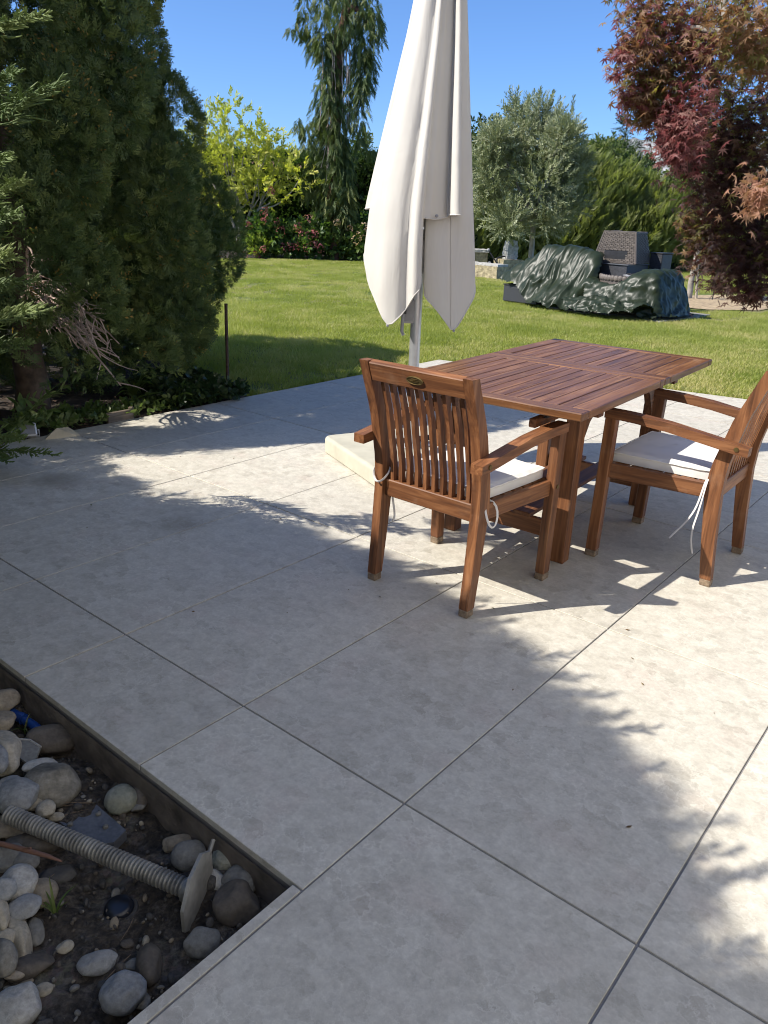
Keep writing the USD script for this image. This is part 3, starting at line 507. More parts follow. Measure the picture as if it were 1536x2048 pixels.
def leaf_blade(p, d, n, L, W, fold=0.15, k=3):     # a pointed oval leaf of 2k strips, slightly folded
    d = d / np.linalg.norm(d); s = np.cross(n, d); s /= np.linalg.norm(s) + 1e-9; n = np.cross(d, s); T = []
    ts = np.linspace(0, 1, k + 1); ws = W * np.sin(np.pi * ts ** 0.85) * 0.5; c = [p + d * L * t - n * 0.18 * L * t * t for t in ts]
    for sg in (-1, 1):
        e = [c[i] + sg * s * ws[i] + n * fold * ws[i] for i in range(k + 1)]
        for i in range(k):
            if i > 0: T += [c[i], e[i], e[i + 1]] if sg < 0 else [c[i], e[i + 1], e[i]]
            if i < k - 1 or True: T += [c[i], e[i + 1], c[i + 1]] if sg < 0 else [c[i], c[i + 1], e[i + 1]]
    return T
def twig_leaves(nl, L, W, tw, seed, spread=0.9, alt=True):     # a twig along x with leaves
    r = np.random.default_rng(seed); T = []; needle(T, np.zeros(3), np.array([1.0, 0, 0]), tw, 0.005)
    for k in range(nl):
        t = (k + 0.5) / nl; a = k * 2.4 + r.uniform(-.4, .4); b = spread * r.uniform(0.7, 1.2) * (1.1 - 0.5 * t)
        d = np.array([math.cos(b), math.sin(b) * math.cos(a), math.sin(b) * math.sin(a)]); n = np.array([0.2, 0, 1]) + r.normal(0, .3, 3)
        T += leaf_blade(np.array([tw * t, 0, 0]), d, n, L * r.uniform(0.75, 1.1), W)
    return tri_mesh(T)
def maple_leaf(s, seed, lobes=7):
    r = np.random.default_rng(seed); A_ = np.radians([-128, -88, -44, 0, 44, 88, 128]); R_ = np.array([0.45, 0.78, 0.95, 1.05, 0.95, 0.78, 0.45]) * s * r.uniform(.92, 1.08, 7)
    P = [(0.0, 0.0)]; ring = []
    for i, (a, l) in enumerate(zip(A_, R_)):
        for da, f in ((-0.16, 0.55), (0, 1.0), (0.16, 0.55)): ring.append((l * f * math.cos(a + da), l * f * math.sin(a + da)))
        if i < 6: am = (a + A_[i + 1]) / 2; ring.append((0.26 * s * math.cos(am), 0.26 * s * math.sin(am)))
    V = np.array([(0, 0), *ring]); rad = np.linalg.norm(V, axis=1) / s; z = -0.22 * s * rad ** 1.6 + 0.05 * s * r.normal(0, 1, len(V)) * rad
    F = [(0, i, i + 1) for i in range(1, len(V) - 1)]
    return np.column_stack([V, z]), np.array(F)
def shell(n, fn, seed):                            # n random points and outward directions on a lobe
    r = np.random.default_rng(seed); d = r.normal(0, 1, (n, 3)); d /= np.linalg.norm(d, axis=1, keepdims=True); return d, r

def lobes_crown(centers, radii, n_each, seed, up_bias=0.5, depth=0.35, keep=None, jit=0.5):
    """Pieces on the outside of many lobes: positions, directions that point outwards and up."""
    r = np.random.default_rng(seed); P, D = [], []
    for c, R in zip(centers, radii):
        d = r.normal(0, 1, (n_each, 3)); d /= np.linalg.norm(d, axis=1, keepdims=True); f = 1 - depth * r.random(n_each) ** 1.5
        P.append(c + d * R * f[:, None]); D.append(d + np.array([0, 0, up_bias]) + r.normal(0, jit, d.shape) * 0.6)
    P, D = np.vstack(P), np.vstack(D)
    if keep is not None: k = keep(P); P, D = P[k], D[k]
    return P, D
def grow(P, D, protos, parent, scale=(0.8, 1.2), name='crown', seed=0, roll=None, **tags):
    r = np.random.default_rng(seed); n = len(P); ro = r.uniform(0, 2 * np.pi, n) if roll is None else r.normal(0, roll, n)
    return scatter(name, parent, protos, P, frames(D, ro), r.uniform(*scale, n), r.integers(0, len(protos), n), kind='stuff', **tags)
def limb(name, pts, r0, r1, material, parent, n=10, wob=0.0, seed=0, sides=8):
    P = spline(pts, n); rr = np.linspace(r0, r1, n); g_ = np.random.default_rng(seed); P[1:-1] += g_.normal(0, wob, (n - 2, 3))
    return put(name, tube(P, rr, sides), material, parent, smooth=True)

# ------------------------------------------------------------------ big dark thujas left of the patio
THUJA = leaf('thuja_green', (0.052, 0.085, 0.034), (0.102, 0.145, 0.052), 0.25, 0.6, 2.2, (0.175, 0.215, 0.065))
THUJAGOLD = leaf('thuja_seed_gold', (0.20, 0.13, 0.03), (0.30, 0.20, 0.05), 0.2, 0.6)
TH_P = [(fern_spray(0.085, 5, 0.050, 0.0092, s, 2, 0.95, 0.3), THUJA) for s in (1, 2, 3)]
seedT = []
for k in range(5): needle(seedT, np.array([k * .012, (k % 2 - .5) * .02, 0.01]), np.array([1, (k % 2 - .5) * 1.5, .5]), 0.022, 0.011)
SEEDS = (tri_mesh(seedT), THUJAGOLD)
DEADTWIG = plain('dead_twig', (0.42, 0.32, 0.26), 0.9, scale=20, vary=0.4)
def thuja(label, trunks, lobes, n_each, seed, keep=None, tag_seed=True):
    t = thing('thuja_tree', label, 'conifer', (*trunks[0][0][0][:2], 0), 0, None); o = np.array([*trunks[0][0][0][:2], 0.0])
    for pts, r0, r1 in trunks: limb('trunk', np.array(pts) - o, r0, r1, BARK, t, 12, 0.008, seed, 12)
    C = np.array([l[0] for l in lobes]); R = np.array([l[1] for l in lobes])
    R = R * np.random.default_rng(seed + 3).uniform(.9, 1.12, (len(R), 1)); P, D = lobes_crown(C, R, n_each, seed, 0.5, 0.14, keep, 0.55)
    grow(P - o, D, TH_P, t, (0.65, 1.1), seed=seed)
    if tag_seed:
        k = np.random.default_rng(seed).random(len(P)) < 0.035; d = P[k] - C.mean(0); d[:, 2] = 0
        grow(P[k] - o + 0.03 * d / (np.linalg.norm(d, axis=1, keepdims=True) + .1), D[k], [SEEDS], t, (0.7, 1.2), 'seed_clusters', seed)
    return t, o
def column_lobes(cx, cy, prof, n, seed, rz=(0.30, 0.55), rxy=(0.17, 0.30)):
    """lobes round a column: prof = [(z, radius)]"""
    r = np.random.default_rng(seed); zz, rr = np.array(prof).T; out = []
    for k in range(n):
        z = zz[0] + (zz[-1] - zz[0]) * ((k + 0.5) / n) ** 0.95; a = k * 2.39996 + r.normal(0, .25); R = np.interp(z, zz, rr); w = r.uniform(*rxy); q = max(R - w * r.uniform(0.6, 0.95), 0.02)
        out.append(((cx + q * math.cos(a), cy + q * math.sin(a), z), (w, w, r.uniform(*rz))))
    for z in np.linspace(zz[0] + .3, zz[-1] - .2, 9):          # the dense inside
        R = np.interp(z, zz, rr) * 0.62; out.append(((cx, cy, z), (R, R, 0.45)))
    return out
TAx, TAy = -2.52, 5.42
profA = [(0.42, 0.90), (0.9, 1.14), (1.4, 1.20), (2.0, 1.14), (2.6, 1.02), (3.2, 0.78), (3.7, 0.45), (4.0, 0.1)]
def sun_gap(P, u, v, r, seed):      # a gap along the sun's way, where light falls through to the paving
    p0 = G(u, v); q = P - p0; t = q @ SUN; d = np.linalg.norm(q - t[:, None] * SUN, axis=1); f = meshkit.noise(P * 9, seed); return (d < r * (0.6 + 0.8 * f)) & (np.random.default_rng(seed).random(len(P)) > 0.08)
def gaps(P): return sun_gap(P, 345, 838, .30, 1) | sun_gap(P, 285, 850, .24, 2) | sun_gap(P, 205, 882, .20, 3) | sun_gap(P, 150, 900, .14, 4) | sun_gap(P, 90, 880, .10, 6)
HA, HB = A(70, 598, 4.95), A(225, 705, 4.75)
def keepA(P):            # a bare hollow with dead twigs on the patio side, low down, and bare trunks under the skirt
    t = np.clip((P - HA) @ (HB - HA) / ((HB - HA) @ (HB - HA)), 0, 1); q = P - (HA + t[:, None] * (HB - HA)); w = (HA + HB) / 2 - EYE; w /= np.linalg.norm(w); f = q @ w; d = np.linalg.norm(q - f[:, None] * w, axis=1)
    hol = (d < 0.15 * (0.7 + 0.6 * meshkit.noise(P * 8, 3))) & (f < 0.28); hs = P - (HA + HB) / 2; ts = hs @ SUN; hs = (np.linalg.norm(hs - ts[:, None] * SUN, axis=1) < 0.20) & (ts > 0)
    return ~hol & ~hs & ~gaps(P) & ((P[:, 2] > 0.32 + 0.22 * np.clip((-2.05 - P[:, 0]) / 0.25, 0, 1)) | (P[:, 1] > 5.62))
lobA = column_lobes(TAx, TAy, profA, 56, 11, (0.30, 0.52), (0.20, 0.33))
lobA += [((-1.95, 4.75, 0.47), (0.28, 0.26, 0.20)), ((-1.70, 5.10, 0.42), (0.26, 0.24, 0.22)), ((-2.35, 4.62, 0.62), (0.25, 0.22, 0.2)), ((-1.50, 5.45, 0.62), (0.25, 0.25, 0.25)), ((-3.2, 6.0, 0.5), (0.7, 0.5, 0.55)), ((-2.6, 6.1, 0.4), (0.5, 0.4, 0.5)), ((-3.5, 5.9, 0.4), (0.6, 0.4, 0.5)), ((-2.1, 6.15, 0.3), (0.5, 0.35, 0.4))]
tA, oA = thuja('tall dark green thuja with lit dead twigs in its side, left edge of the patio', [
    ([(-2.50, 5.30, -0.03), (-2.48, 5.32, 0.5), (-2.5, 5.4, 1.6), (-2.52, 5.42, 3.4)], 0.125, 0.03),
    ([(-2.82, 5.15, -0.03), (-2.80, 5.2, 0.6), (-2.72, 5.3, 2.0)], 0.15, 0.04), ([(-2.98, 5.0, -0.03), (-3.02, 5.15, 0.7), (-3.0, 5.3, 1.6)], 0.11, 0.04)], lobA, 900, 21, keepA)
r_ = np.random.default_rng(5)
start = HA + np.array([-.10, .16, .05])
for k in range(20):
    e = HA + (HB - HA) * r_.uniform(.35, 1.15) + r_.normal(0, .08, 3); mid_ = (start + e) / 2 + r_.normal(0, .085, 3) + [0, -0.05, 0.05]
    m = [tube(spline([start, mid_, e], 8), np.linspace(0.011, 0.004, 8), 5)]
    for q in range(5):
        s0 = mid_ + (e - mid_) * r_.uniform(0.0, 0.95); e2 = s0 + np.array([.13, -.09, -.06]) * r_.uniform(.5, 1.4) + r_.normal(0, .06, 3); m.append(tube(spline([s0, (s0 + e2) / 2 + r_.normal(0, .015, 3), e2], 5), np.linspace(0.0045, 0.0015, 5), 4))
    put('dead_branch', join([moved(x, t=-oA) for x in m]), DEADTWIG, tA)
profB = [(0.3, 0.72), (0.6, 0.88), (1.0, 1.24), (1.45, 1.08), (1.8, 0.8), (2.15, 0.42), (2.4, 0.1)]
lobB = column_lobes(-2.70, 7.55, profB, 46, 12, (0.28, 0.5), (0.2, 0.33))
thuja('lower broad dark thuja behind the tall one, overhanging the lawn', [([(-2.7, 7.55, -0.03), (-2.7, 7.5, 0.8), (-2.7, 7.55, 1.9)], 0.12, 0.03)], lobB, 640, 22)

thuja('dark thuja furthest left, half hidden behind the tall one', [([(-4.5, 6.6, -0.03), (-4.5, 6.6, 1.2), (-4.5, 6.6, 2.6)], 0.12, 0.03)], column_lobes(-4.5, 6.6, [(0.1, 1.0), (0.8, 1.4), (1.6, 1.4), (2.6, 1.0), (3.4, 0.3)], 50, 13), 300, 23)
# tall conifers along the left, mostly outside the photo, whose shade lies over the paving
JUN = leaf('juniper_green', (0.095, 0.145, 0.042), (0.16, 0.22, 0.065), 0.2, 0.6, 2.0, (0.25, 0.31, 0.10))
JU_P = [(fern_spray(0.30, 9, 0.12, 0.0085, s, 4, 0.6, 0.1), JUN) for s in (31, 32, 33)]
SHN = np.array([-0.2588, 0.9659]); SHS = np.array([0.9659, 0.2588])
def shade_reach(P): return P[:, :2] @ SHS + P[:, 2] / math.tan(SUN_EL), P[:, :2] @ SHN
def outline_keep(P, D):      # the outline of the row of junipers as its shade on the paving shows it: no twig tip beyond it
    a, n = shade_reach(P + 0.30 * D / np.linalg.norm(D, axis=1, keepdims=True)); lim = shade_limit(n)
    return a < lim + 0.22 * (meshkit.fbm(np.stack([n * 7.0, P[:, 2] * 0.7, n * 0], -1), 3, 2) - 0.5) + 0.02
def shade_limit(n): return np.interp(n, [-3, 0.0, 0.9, 1.15, 1.54, 1.93, 2.27, 2.82, 3.04, 3.28, 3.66, 4.0, 4.4, 4.62, 4.8, 5.2], [1.0, 1.0, 1.06, 1.08, 1.10, 1.05, 1.0, 0.80, 0.62, 0.34, 0.0, -0.24, -0.70, -0.9, 3, 3])
def juniper(label, cx, cy, prof, n, n_each, seed, extra=()):
    t = thing('juniper_tree', label, 'conifer', (cx, cy, 0)); o = np.array([cx, cy, 0.0])
    limb('trunk', [(0, 0, -0.03), (0.03, 0, prof[-1][0] * .5), (0, 0, prof[-1][0] * .92)], 0.13, 0.02, BARK, t, 12, 0.01, seed, 10)
    lb = column_lobes(cx, cy, prof, n, seed, (0.25, 0.5), (0.22, 0.40)) + list(extra)
    P, D = lobes_crown([l[0] for l in lb], [l[1] for l in lb], n_each, seed, 0.35, 0.5, lambda P: (P[:, 2] > 0.1) & ~gaps(P)); D[:, 2] += 0.2; kk = outline_keep(P, D); P, D = P[kk], D[kk]
    grow(P - o, D, JU_P, t, (0.7, 1.25), seed=seed); return t, o
jt, jo = juniper('blue green juniper whose feathery sprays reach in at the left edge', -3.55, 4.05, [(0.15, 0.7), (0.7, 0.85), (1.3, 0.80), (1.9, 0.65), (2.5, 0.4), (2.8, 0.1)], 46, 120, 41)
SH = [(-3.45, 2.2, [(0.1, 1.0), (0.9, 1.3), (1.9, 1.25), (2.8, 0.9), (3.5, 0.3)]), (-3.45, 0.75, [(0.1, 1.1), (1.0, 1.4), (2.2, 1.35), (3.4, 1.0), (4.3, 0.35)]),
      (-3.6, -0.8, [(0.1, 1.1), (1.2, 1.45), (2.6, 1.4), (3.8, 1.0), (4.7, 0.35)]), (-3.7, -2.4, [(0.1, 1.1), (1.2, 1.45), (2.6, 1.4), (3.8, 1.0), (4.7, 0.35)])]
for q, (cx, cy, pf) in enumerate(SH):
    juniper(['juniper beside the gravel pit, left of the frame', 'tall juniper left of the camera position', 'tall juniper behind the camera position on the left', 'furthest juniper behind the camera on the left'][q], cx, cy, pf, 84, 130, 50 + q)
# juniper sprays that come into the frame
r_ = np.random.default_rng(8)
def long_spray(p0, p1, w, seed):       # a flat feathery spray: a stem, side shoots, scale leaved twigs
    rr = np.random.default_rng(seed); p0, p1 = np.array(p0), np.array(p1); c = spline([p0, (p0 + p1) / 2 + [0, 0, 0.02], p1], 24); X = p1 - p0; L = np.linalg.norm(X); X /= L
    Y = np.cross([0.2, -0.5, 1.0], X); Y /= np.linalg.norm(Y); Z = np.cross(X, Y); m = [tube(c, np.linspace(0.0035, 0.0022, 24), 5)]
    for k in range(54):
        t = 0.08 + 0.9 * k / 54; p = c[int(t * 23)]; sg = 1 if k % 2 else -1; a = rr.uniform(.35, .65); d = X * math.cos(a) + Y * sg * math.sin(a) + Z * rr.normal(0, .22); d /= np.linalg.norm(d); l = w * (1.1 - t * 0.8) * rr.uniform(.6, 1.1)
        m.append(tube(np.array([p, p + d * l * .5, p + d * l + [0, 0, 0.006]]), [0.0028, 0.003, 0.0012], 4))
        for q in range(6): tt = .15 + .8 * q / 6; dd = d + Y * (1 if q % 2 else -1) * .55 + Z * rr.normal(0, .25); m.append(tube(np.array([p + d * l * tt, p + d * l * tt + dd * l * .16, p + d * l * tt + dd * l * .30]), [0.0026, 0.0027, 0.001], 4))
    return join(m)
SPR = [((-30, 75), (95, 33), 2.9, .10), ((-40, 262), (112, 175), 2.7, .16), ((-40, 200), (35, 148), 2.8, .10), ((-50, 420), (48, 366), 2.9, .13), ((-60, 480), (36, 430), 2.9, .14), ((-50, 330), (18, 320), 2.9, .1),
       ((-60, 670), (92, 622), 3.1, .17), ((-60, 600), (66, 565), 3.2, .14), ((-60, 720), (60, 690), 3.2, .14), ((-60, 540), (30, 520), 3.1, .14), ((-60, 890), (50, 880), 3.75, .14), ((-70, 905), (120, 912), 3.7, .10), ((-70, 900), (20, 925), 3.7, .13)]
for q, (a, b, y, w) in enumerate(SPR):
    put('spray', moved(long_spray(A(*a, y + 0.25), A(*b, y), w, 70 + q), t=-jo), JUN, jt)

# wispy juniper shoots out of view on the left, placed to fringe the paving's shade
r_ = np.random.default_rng(140); SX = np.array([*SHS, 0]); SN_ = np.array([*SHN, 0])
for q in range(34):
    nn = 0.6 + 3.5 * (q + r_.uniform(0, 1)) / 34; h = r_.uniform(1.5, 2.6); tip = SX * (shade_limit(nn) + r_.uniform(0.0, 0.20) - h / math.tan(SUN_EL)) + SN_ * nn + [0, 0, h]; root = tip - SX * r_.uniform(.45, .7) - [0, 0, .18] + SN_ * r_.normal(0, .10)
    f = tip - EYE; 
    if f @ C_F > 0.05 and 768 + FPX * (f @ C_R) / (f @ C_F) > -25 or root[0] > -1.3 and root[1] < .2: continue
    put('spray', moved(long_spray(root, tip, .13, 300 + q), t=-jo), JUN, jt)
# ------------------------------------------------------------------ lawn grass
def grass_patch(seed, n=520, size=0.5, h=0.045):
    r = np.random.default_rng(seed); p = np.column_stack([r.uniform(-size / 2, size / 2, (n, 2)), np.zeros(n)]); a = r.uniform(0, 2 * np.pi, n); w = r.uniform(0.0022, 0.0042, n); hh = h * r.uniform(0.5, 1.25, n)
    s = np.column_stack([np.cos(a), np.sin(a), 0 * a]); b = r.normal(0, 0.45, (n, 2)); tip = p + np.column_stack([b * hh[:, None], hh]); md = p + np.column_stack([b * hh[:, None] * .3, hh * .55])
    V = np.stack([p - s * w[:, None], p + s * w[:, None], md + s * w[:, None] * .8, md - s * w[:, None] * .8, tip], 1).reshape(-1, 3); i = np.arange(n)[:, None] * 5
    return V, np.vstack([i + [0, 1, 2], i + [0, 2, 3], i + [3, 2, 4]])
GRASS = leaf('lawn_grass', (0.17, 0.21, 0.040), (0.30, 0.325, 0.085), 0.40, 0.55, 0.45, (0.48, 0.43, 0.19))
GP = [(grass_patch(s), GRASS) for s in (1, 2, 3)]
import shapely
def lawn_points(x0, x1, y0, y1, step, seed, avoid, pad):
    r = np.random.default_rng(seed); X, Y = np.meshgrid(np.arange(x0, x1, step), np.arange(y0, y1, step)); P = np.column_stack([X.ravel(), Y.ravel()]) + r.uniform(-.3, .3, (X.size, 2)) * step
    return P[~shapely.contains_xy(avoid.buffer(pad), P[:, 0], P[:, 1])]
AV = hole.union(BED).union(FARBED).union(MAPLEBED)
near_ = lawn_points(-2.6, 6.5, 4.5, 12.5, 0.30, 3, AV, 0.26); far_ = lawn_points(-8, 13, 12.5, 26, 0.46, 4, AV, 0.2)
near_ = near_[np.abs(near_[:, 0]) < near_[:, 1] * 0.62 + 0.6]; far_ = far_[np.abs(far_[:, 0]) < far_[:, 1] * 0.60 + 0.5]
edge_ = []
for a, b in ((tp(I_L, 2.2), tp(I_L, J_F)), (tp(I_L, J_F), tp(4.2, jf(4.2)))):
    L = np.linalg.norm(b - a); nrm = np.array([-(b - a)[1], (b - a)[0]]) / L
    for t in np.arange(0, 1, 0.035 / L): edge_.append(a + (b - a) * t + nrm * RNG.uniform(0.015, 0.17))
edge_ = np.array(edge_); edge_ = edge_[~shapely.contains_xy(BED.buffer(0.02), edge_[:, 0], edge_[:, 1])]
tuft = [(grass_patch(s, 34, 0.055, 0.055), GRASS) for s in (11, 12, 13)]
Pg = np.vstack([near_, far_]); n = len(Pg)
rz_ = Rotation.from_euler('z', RNG.uniform(0, 360, n), degrees=True).as_matrix()
scatter('lawn_grass', None, GP, np.column_stack([Pg, np.full(n, -0.036)]), rz_, np.column_stack([np.ones((n, 2)), RNG.uniform(0.75, 1.15, n)]), kind='stuff', label='short mown grass of the sunlit lawn beyond the patio', cat='grass')
n = len(edge_)
scatter('edge_grass', None, tuft, np.column_stack([edge_, np.full(n, -0.036)]), Rotation.from_euler('z', RNG.uniform(0, 360, n), degrees=True).as_matrix(), RNG.uniform(0.8, 1.3, n), kind='stuff', label='uneven fringe of longer grass along the patio edge', cat='grass')

# ------------------------------------------------------------------ far planting, left: hedge, magnolia, weeping sequoia, hydrangeas
def hull_mesh(sub, c, R, seed, amp=0.15):
    m = trimesh.creation.icosphere(sub); v = m.vertices; v *= 1 + amp * 2 * (meshkit.fbm(v * 2.3 + seed, 3, seed) - .5)[:, None]; m.vertices = v * R + c; return m
HEDGE = leaf('hedge_leaf', (0.018, 0.040, 0.010), (0.035, 0.065, 0.016), 0.3, 0.4, 1.0, (0.11, 0.16, 0.03))
HL = [(twig_leaves(9, 0.11, 0.045, 0.26, s, 0.8), HEDGE) for s in (1, 2, 3)]
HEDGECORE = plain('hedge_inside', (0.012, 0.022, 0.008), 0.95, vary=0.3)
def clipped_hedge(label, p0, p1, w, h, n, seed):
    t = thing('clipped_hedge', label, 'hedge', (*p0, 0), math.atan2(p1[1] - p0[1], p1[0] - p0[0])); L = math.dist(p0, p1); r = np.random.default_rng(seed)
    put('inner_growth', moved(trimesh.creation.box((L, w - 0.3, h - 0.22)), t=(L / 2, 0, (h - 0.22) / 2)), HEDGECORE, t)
    a = int(n * 0.62); P = np.column_stack([r.uniform(0, L, a), -w / 2 + r.normal(0, .05, a), r.uniform(0, h, a)]); D = np.column_stack([r.normal(0, .5, a), -np.ones(a), r.normal(0.35, .5, a)])
    b = n - a; P2 = np.column_stack([r.uniform(0, L, b), r.uniform(-w / 2, w / 2, b), h + r.normal(0, .035, b)]); D2 = np.column_stack([r.normal(0, .5, (b, 2)), np.ones(b)])
    P, D = np.vstack([P, P2]), np.vstack([D, D2]); grow(P, D, HL, t, (0.7, 1.2), 'leaves', seed)
clipped_hedge('long clipped dark hedge with bright top behind the weeping conifer', (-9.5, 28.2), (0.8, 28.4), 1.4, 2.86, 9000, 61)

MAG = leaf('magnolia_leaf', (0.23, 0.26, 0.04), (0.37, 0.38, 0.065), 0.42, 0.45, 0.8, (0.50, 0.47, 0.11))
MG = [(twig_leaves(10, 0.125, 0.05, 0.26, s, 0.8), MAG) for s in (4, 5, 6)]
mx = thing('magnolia_tree', 'small yellow green magnolia on pale branching stems beside the big thuja', 'tree', (-4.75, 25.2, 0))
def mp(u, v, y=25.2): return A(u, v, y) - np.array([-4.75, 25.2, 0])
r_ = np.random.default_rng(17); tips = []
for (u, v) in [(400, 250), (425, 225), (455, 212), (470, 260), (505, 248), (520, 270), (560, 312), (545, 340), (580, 365), (600, 352), (405, 300), (430, 290), (460, 320), (490, 300), (520, 320), (410, 350), (440, 350), (480, 355), (515, 360), (395, 330), (430, 390), (470, 400), (500, 380), (540, 385), (455, 420), (410, 400), (395, 290), (450, 285), (535, 300), (560, 355)]:
    tips.append(mp(u, v + (16 if v < 300 else 4), 25.2 + r_.uniform(-.9, .9)))
tips = np.array(tips); base = np.array([0, 0, -0.03])
stems = [np.array([x, y, 1.35]) for x, y in ((-0.35, 0.1), (0.0, -0.2), (0.35, 0.1), (0.6, 0.0))]
for q, s_ in enumerate(stems): limb('trunk', [base + [q * .05, 0, 0], s_ * [.4, .4, .5], s_], 0.06, 0.035, GREYBARK, mx, 8, 0.01, q)
for q, tpt in enumerate(tips):
    s_ = stems[np.argmin(np.abs([st[0] - tpt[0] * .5 for st in stems]))]; limb('branch', [s_, (s_ + tpt) / 2 + r_.normal(0, .12, 3), tpt], 0.028, 0.006, GREYBARK, mx, 8, 0.015, q, 6)
P, D = [], []
for tpt in tips:
    k = 30; s_ = tpt + r_.normal(0, 1, (k, 3)) * [0.24, 0.3, 0.22]; P.append(s_); D.append((s_ - tpt) * 1.5 + [0, 0, 0.35] + r_.normal(0, .25, (k, 3)))
grow(np.vstack(P), np.vstack(D), MG, mx, (0.7, 1.15), 'crown', 18)

SEQ = leaf('sequoia_needles', (0.050, 0.085, 0.028), (0.095, 0.130, 0.040), 0.28, 0.6, 0.9, (0.17, 0.185, 0.055))
SEQBARK = plain('red_brown_bark', (0.13, 0.065, 0.045), 0.95, scale=9, vary=0.5, bump=0.6)
SQ = [(fern_spray(0.36, 9, 0.10, 0.018, s, 2, 0.6, 0.05, 0.022), SEQ) for s in (7, 8, 9)]
SY = 25.0; so = A(668, 470, SY); so[2] = 0
sq = thing('weeping_conifer', 'tall narrow weeping sequoia with hanging curtains of dark needles', 'conifer', tuple(so))
def sp(u, v, y=SY): return A(u, v, y) - so
limb('trunk', [(0, 0, -0.05), sp(668, 330), sp(672, 200), sp(680, 90), sp(692, 24), sp(705, -80)], 0.19, 0.09, SEQBARK, sq, 22, 0.03, 3, 14)
limb('branch', [sp(690, 30), sp(700, 18), sp(722, 22), sp(735, 60)], 0.11, 0.05, SEQBARK, sq, 10, 0.01, 4)
CUR = [  # hanging curtains: top u, v, bottom u, v, half width in metres, density
 (612, 20, 626, 105, .24, 24), (645, 5, 648, 110, .34, 56), (672, 0, 690, 110, .34, 40), (620, 60, 632, 112, .25, 22), (640, 70, 655, 150, .28, 40), (660, 120, 668, 220, .26, 46), (640, 160, 645, 260, .30, 55), (652, 150, 672, 330, .22, 70),
 (640, 230, 632, 300, .3, 40), (728, 5, 735, 120, .42, 75), (682, -30, 688, 80, .34, 70), (655, -90, 645, 30, .42, 60), (712, -90, 722, 40, .46, 70), (684, -130, 684, 0, .42, 50), (745, -30, 755, 60, .28, 30), (606, -30, 606, 60, .24, 22), (668, 60, 674, 170, .24, 50), (722, 60, 728, 200, .34, 80), (735, 100, 738, 180, .28, 36), (722, 150, 718, 290, .26, 78), (715, 80, 706, 230, .14, 40), (750, 30, 756, 70, .24, 16), (706, 0, 712, 60, .3, 30), (612, 240, 614, 290, .24, 26), (595, 232, 600, 262, .14, 8),
 (655, 250, 660, 400, .42, 110), (640, 330, 645, 460, .34, 100), (665, 330, 670, 460, .4, 120), (690, 300, 695, 440, .34, 100), (622, 310, 620, 380, .22, 44), (616, 360, 616, 395, .18, 24), (655, 190, 660, 300, .3, 70), (675, 180, 680, 300, .26, 60), (650, 350, 655, 470, .4, 120), (685, 350, 690, 470, .38, 110), (668, 250, 672, 400, .3, 90), (662, 60, 668, 180, .24, 50), (690, 120, 692, 240, .2, 40), (680, 230, 695, 330, .28, 60), (660, 420, 655, 478, .40, 60), (695, 400, 700, 450, .3, 40), (748, 20, 766, 50, .12, 8), (735, 290, 748, 312, .18, 8), (590, 45, 583, 60, .12, 6), (740, 120, 750, 150, .10, 8)]
P, D = [], []; r_ = np.random.default_rng(19)
for (u0, v0, u1, v1, hw, dn) in CUR:
    dn = int(dn * 2.1); hw *= .85; yy = SY + r_.uniform(-.5, .5); a, b = sp(u0, v0, yy), sp(u1, v1, yy); t = r_.random(dn) ** 0.9; c = a + (b - a) * t[:, None]; wd = hw * (0.55 + 0.45 * np.sin(np.pi * np.clip(t, 0.05, 1)))
    off = r_.normal(0, .5, (dn, 3)) * np.array([1, 0.9, .25]) * wd[:, None]; P.append(c + off); side = np.sign(off[:, :1]) * 0.35
    D.append(np.column_stack([side[:, 0] + r_.normal(0, .3, dn), r_.normal(-0.15, .35, dn), -np.ones(dn)]))
grow(np.vstack(P), np.vstack(D), SQ, sq, (0.7, 1.25), 'crown', 20)
for k in range(12):
    a = sp(640 + 60 * r_.random(), 60 + 200 * r_.random(), SY - .35); limb('hanging_twig', [a, a + [r_.normal(0, .06), 0, -.6], a + [r_.normal(0, .1), 0, -1.4 - r_.random()]], 0.022, 0.008, DEADTWIG, sq, 8, 0.02, k, 5)

HYD = leaf('hydrangea_leaf', (0.045, 0.085, 0.020), (0.075, 0.13, 0.03), 0.35, 0.45, 1.5, (0.14, 0.19, 0.045))
HYF = leaf('hydrangea_flower', (0.30, 0.07, 0.085), (0.42, 0.13, 0.14), 0.3, 0.7, 4.0, (0.50, 0.27, 0.22))
HYFP = leaf('faded_hydrangea_flower', (0.42, 0.25, 0.18), (0.50, 0.36, 0.24), 0.3, 0.7, 4.0, (0.5, 0.42, 0.3))
LIME = leaf('lime_leaf', (0.16, 0.22, 0.03), (0.24, 0.30, 0.05), 0.4, 0.5, 2.0, (0.33, 0.37, 0.08))
HY = [(twig_leaves(7, 0.15, 0.09, 0.28, s, 1.0), HYD) for s in (14, 15, 16)]
LM = [(twig_leaves(9, 0.09, 0.05, 0.2, s, 1.0), LIME) for s in (17, 18)]
def panicle(s, seed):
    r = np.random.default_rng(seed); T = []
    for k in range(46):
        t = r.random(); a = r.uniform(0, 2 * np.pi); R = 0.48 * s * math.sin(math.pi * min(0.15 + 0.85 * t, 1)) ** .7 * (1 - .5 * t); p = np.array([R * math.cos(a), R * math.sin(a), t * s]); n = p * [1, 1, .4] + r.normal(0, .03, 3); n /= np.linalg.norm(n); u = np.cross(n, [0, 0, 1.0]); u /= np.linalg.norm(u) + 1e-9; w = np.cross(n, u); q = 0.022
        T += [p + u * q + n * .01, p + w * q + n * .01, p - u * q + n * .01, p - u * q + n * .01, p - w * q + n * .01, p + u * q + n * .01]
    return tri_mesh(T)
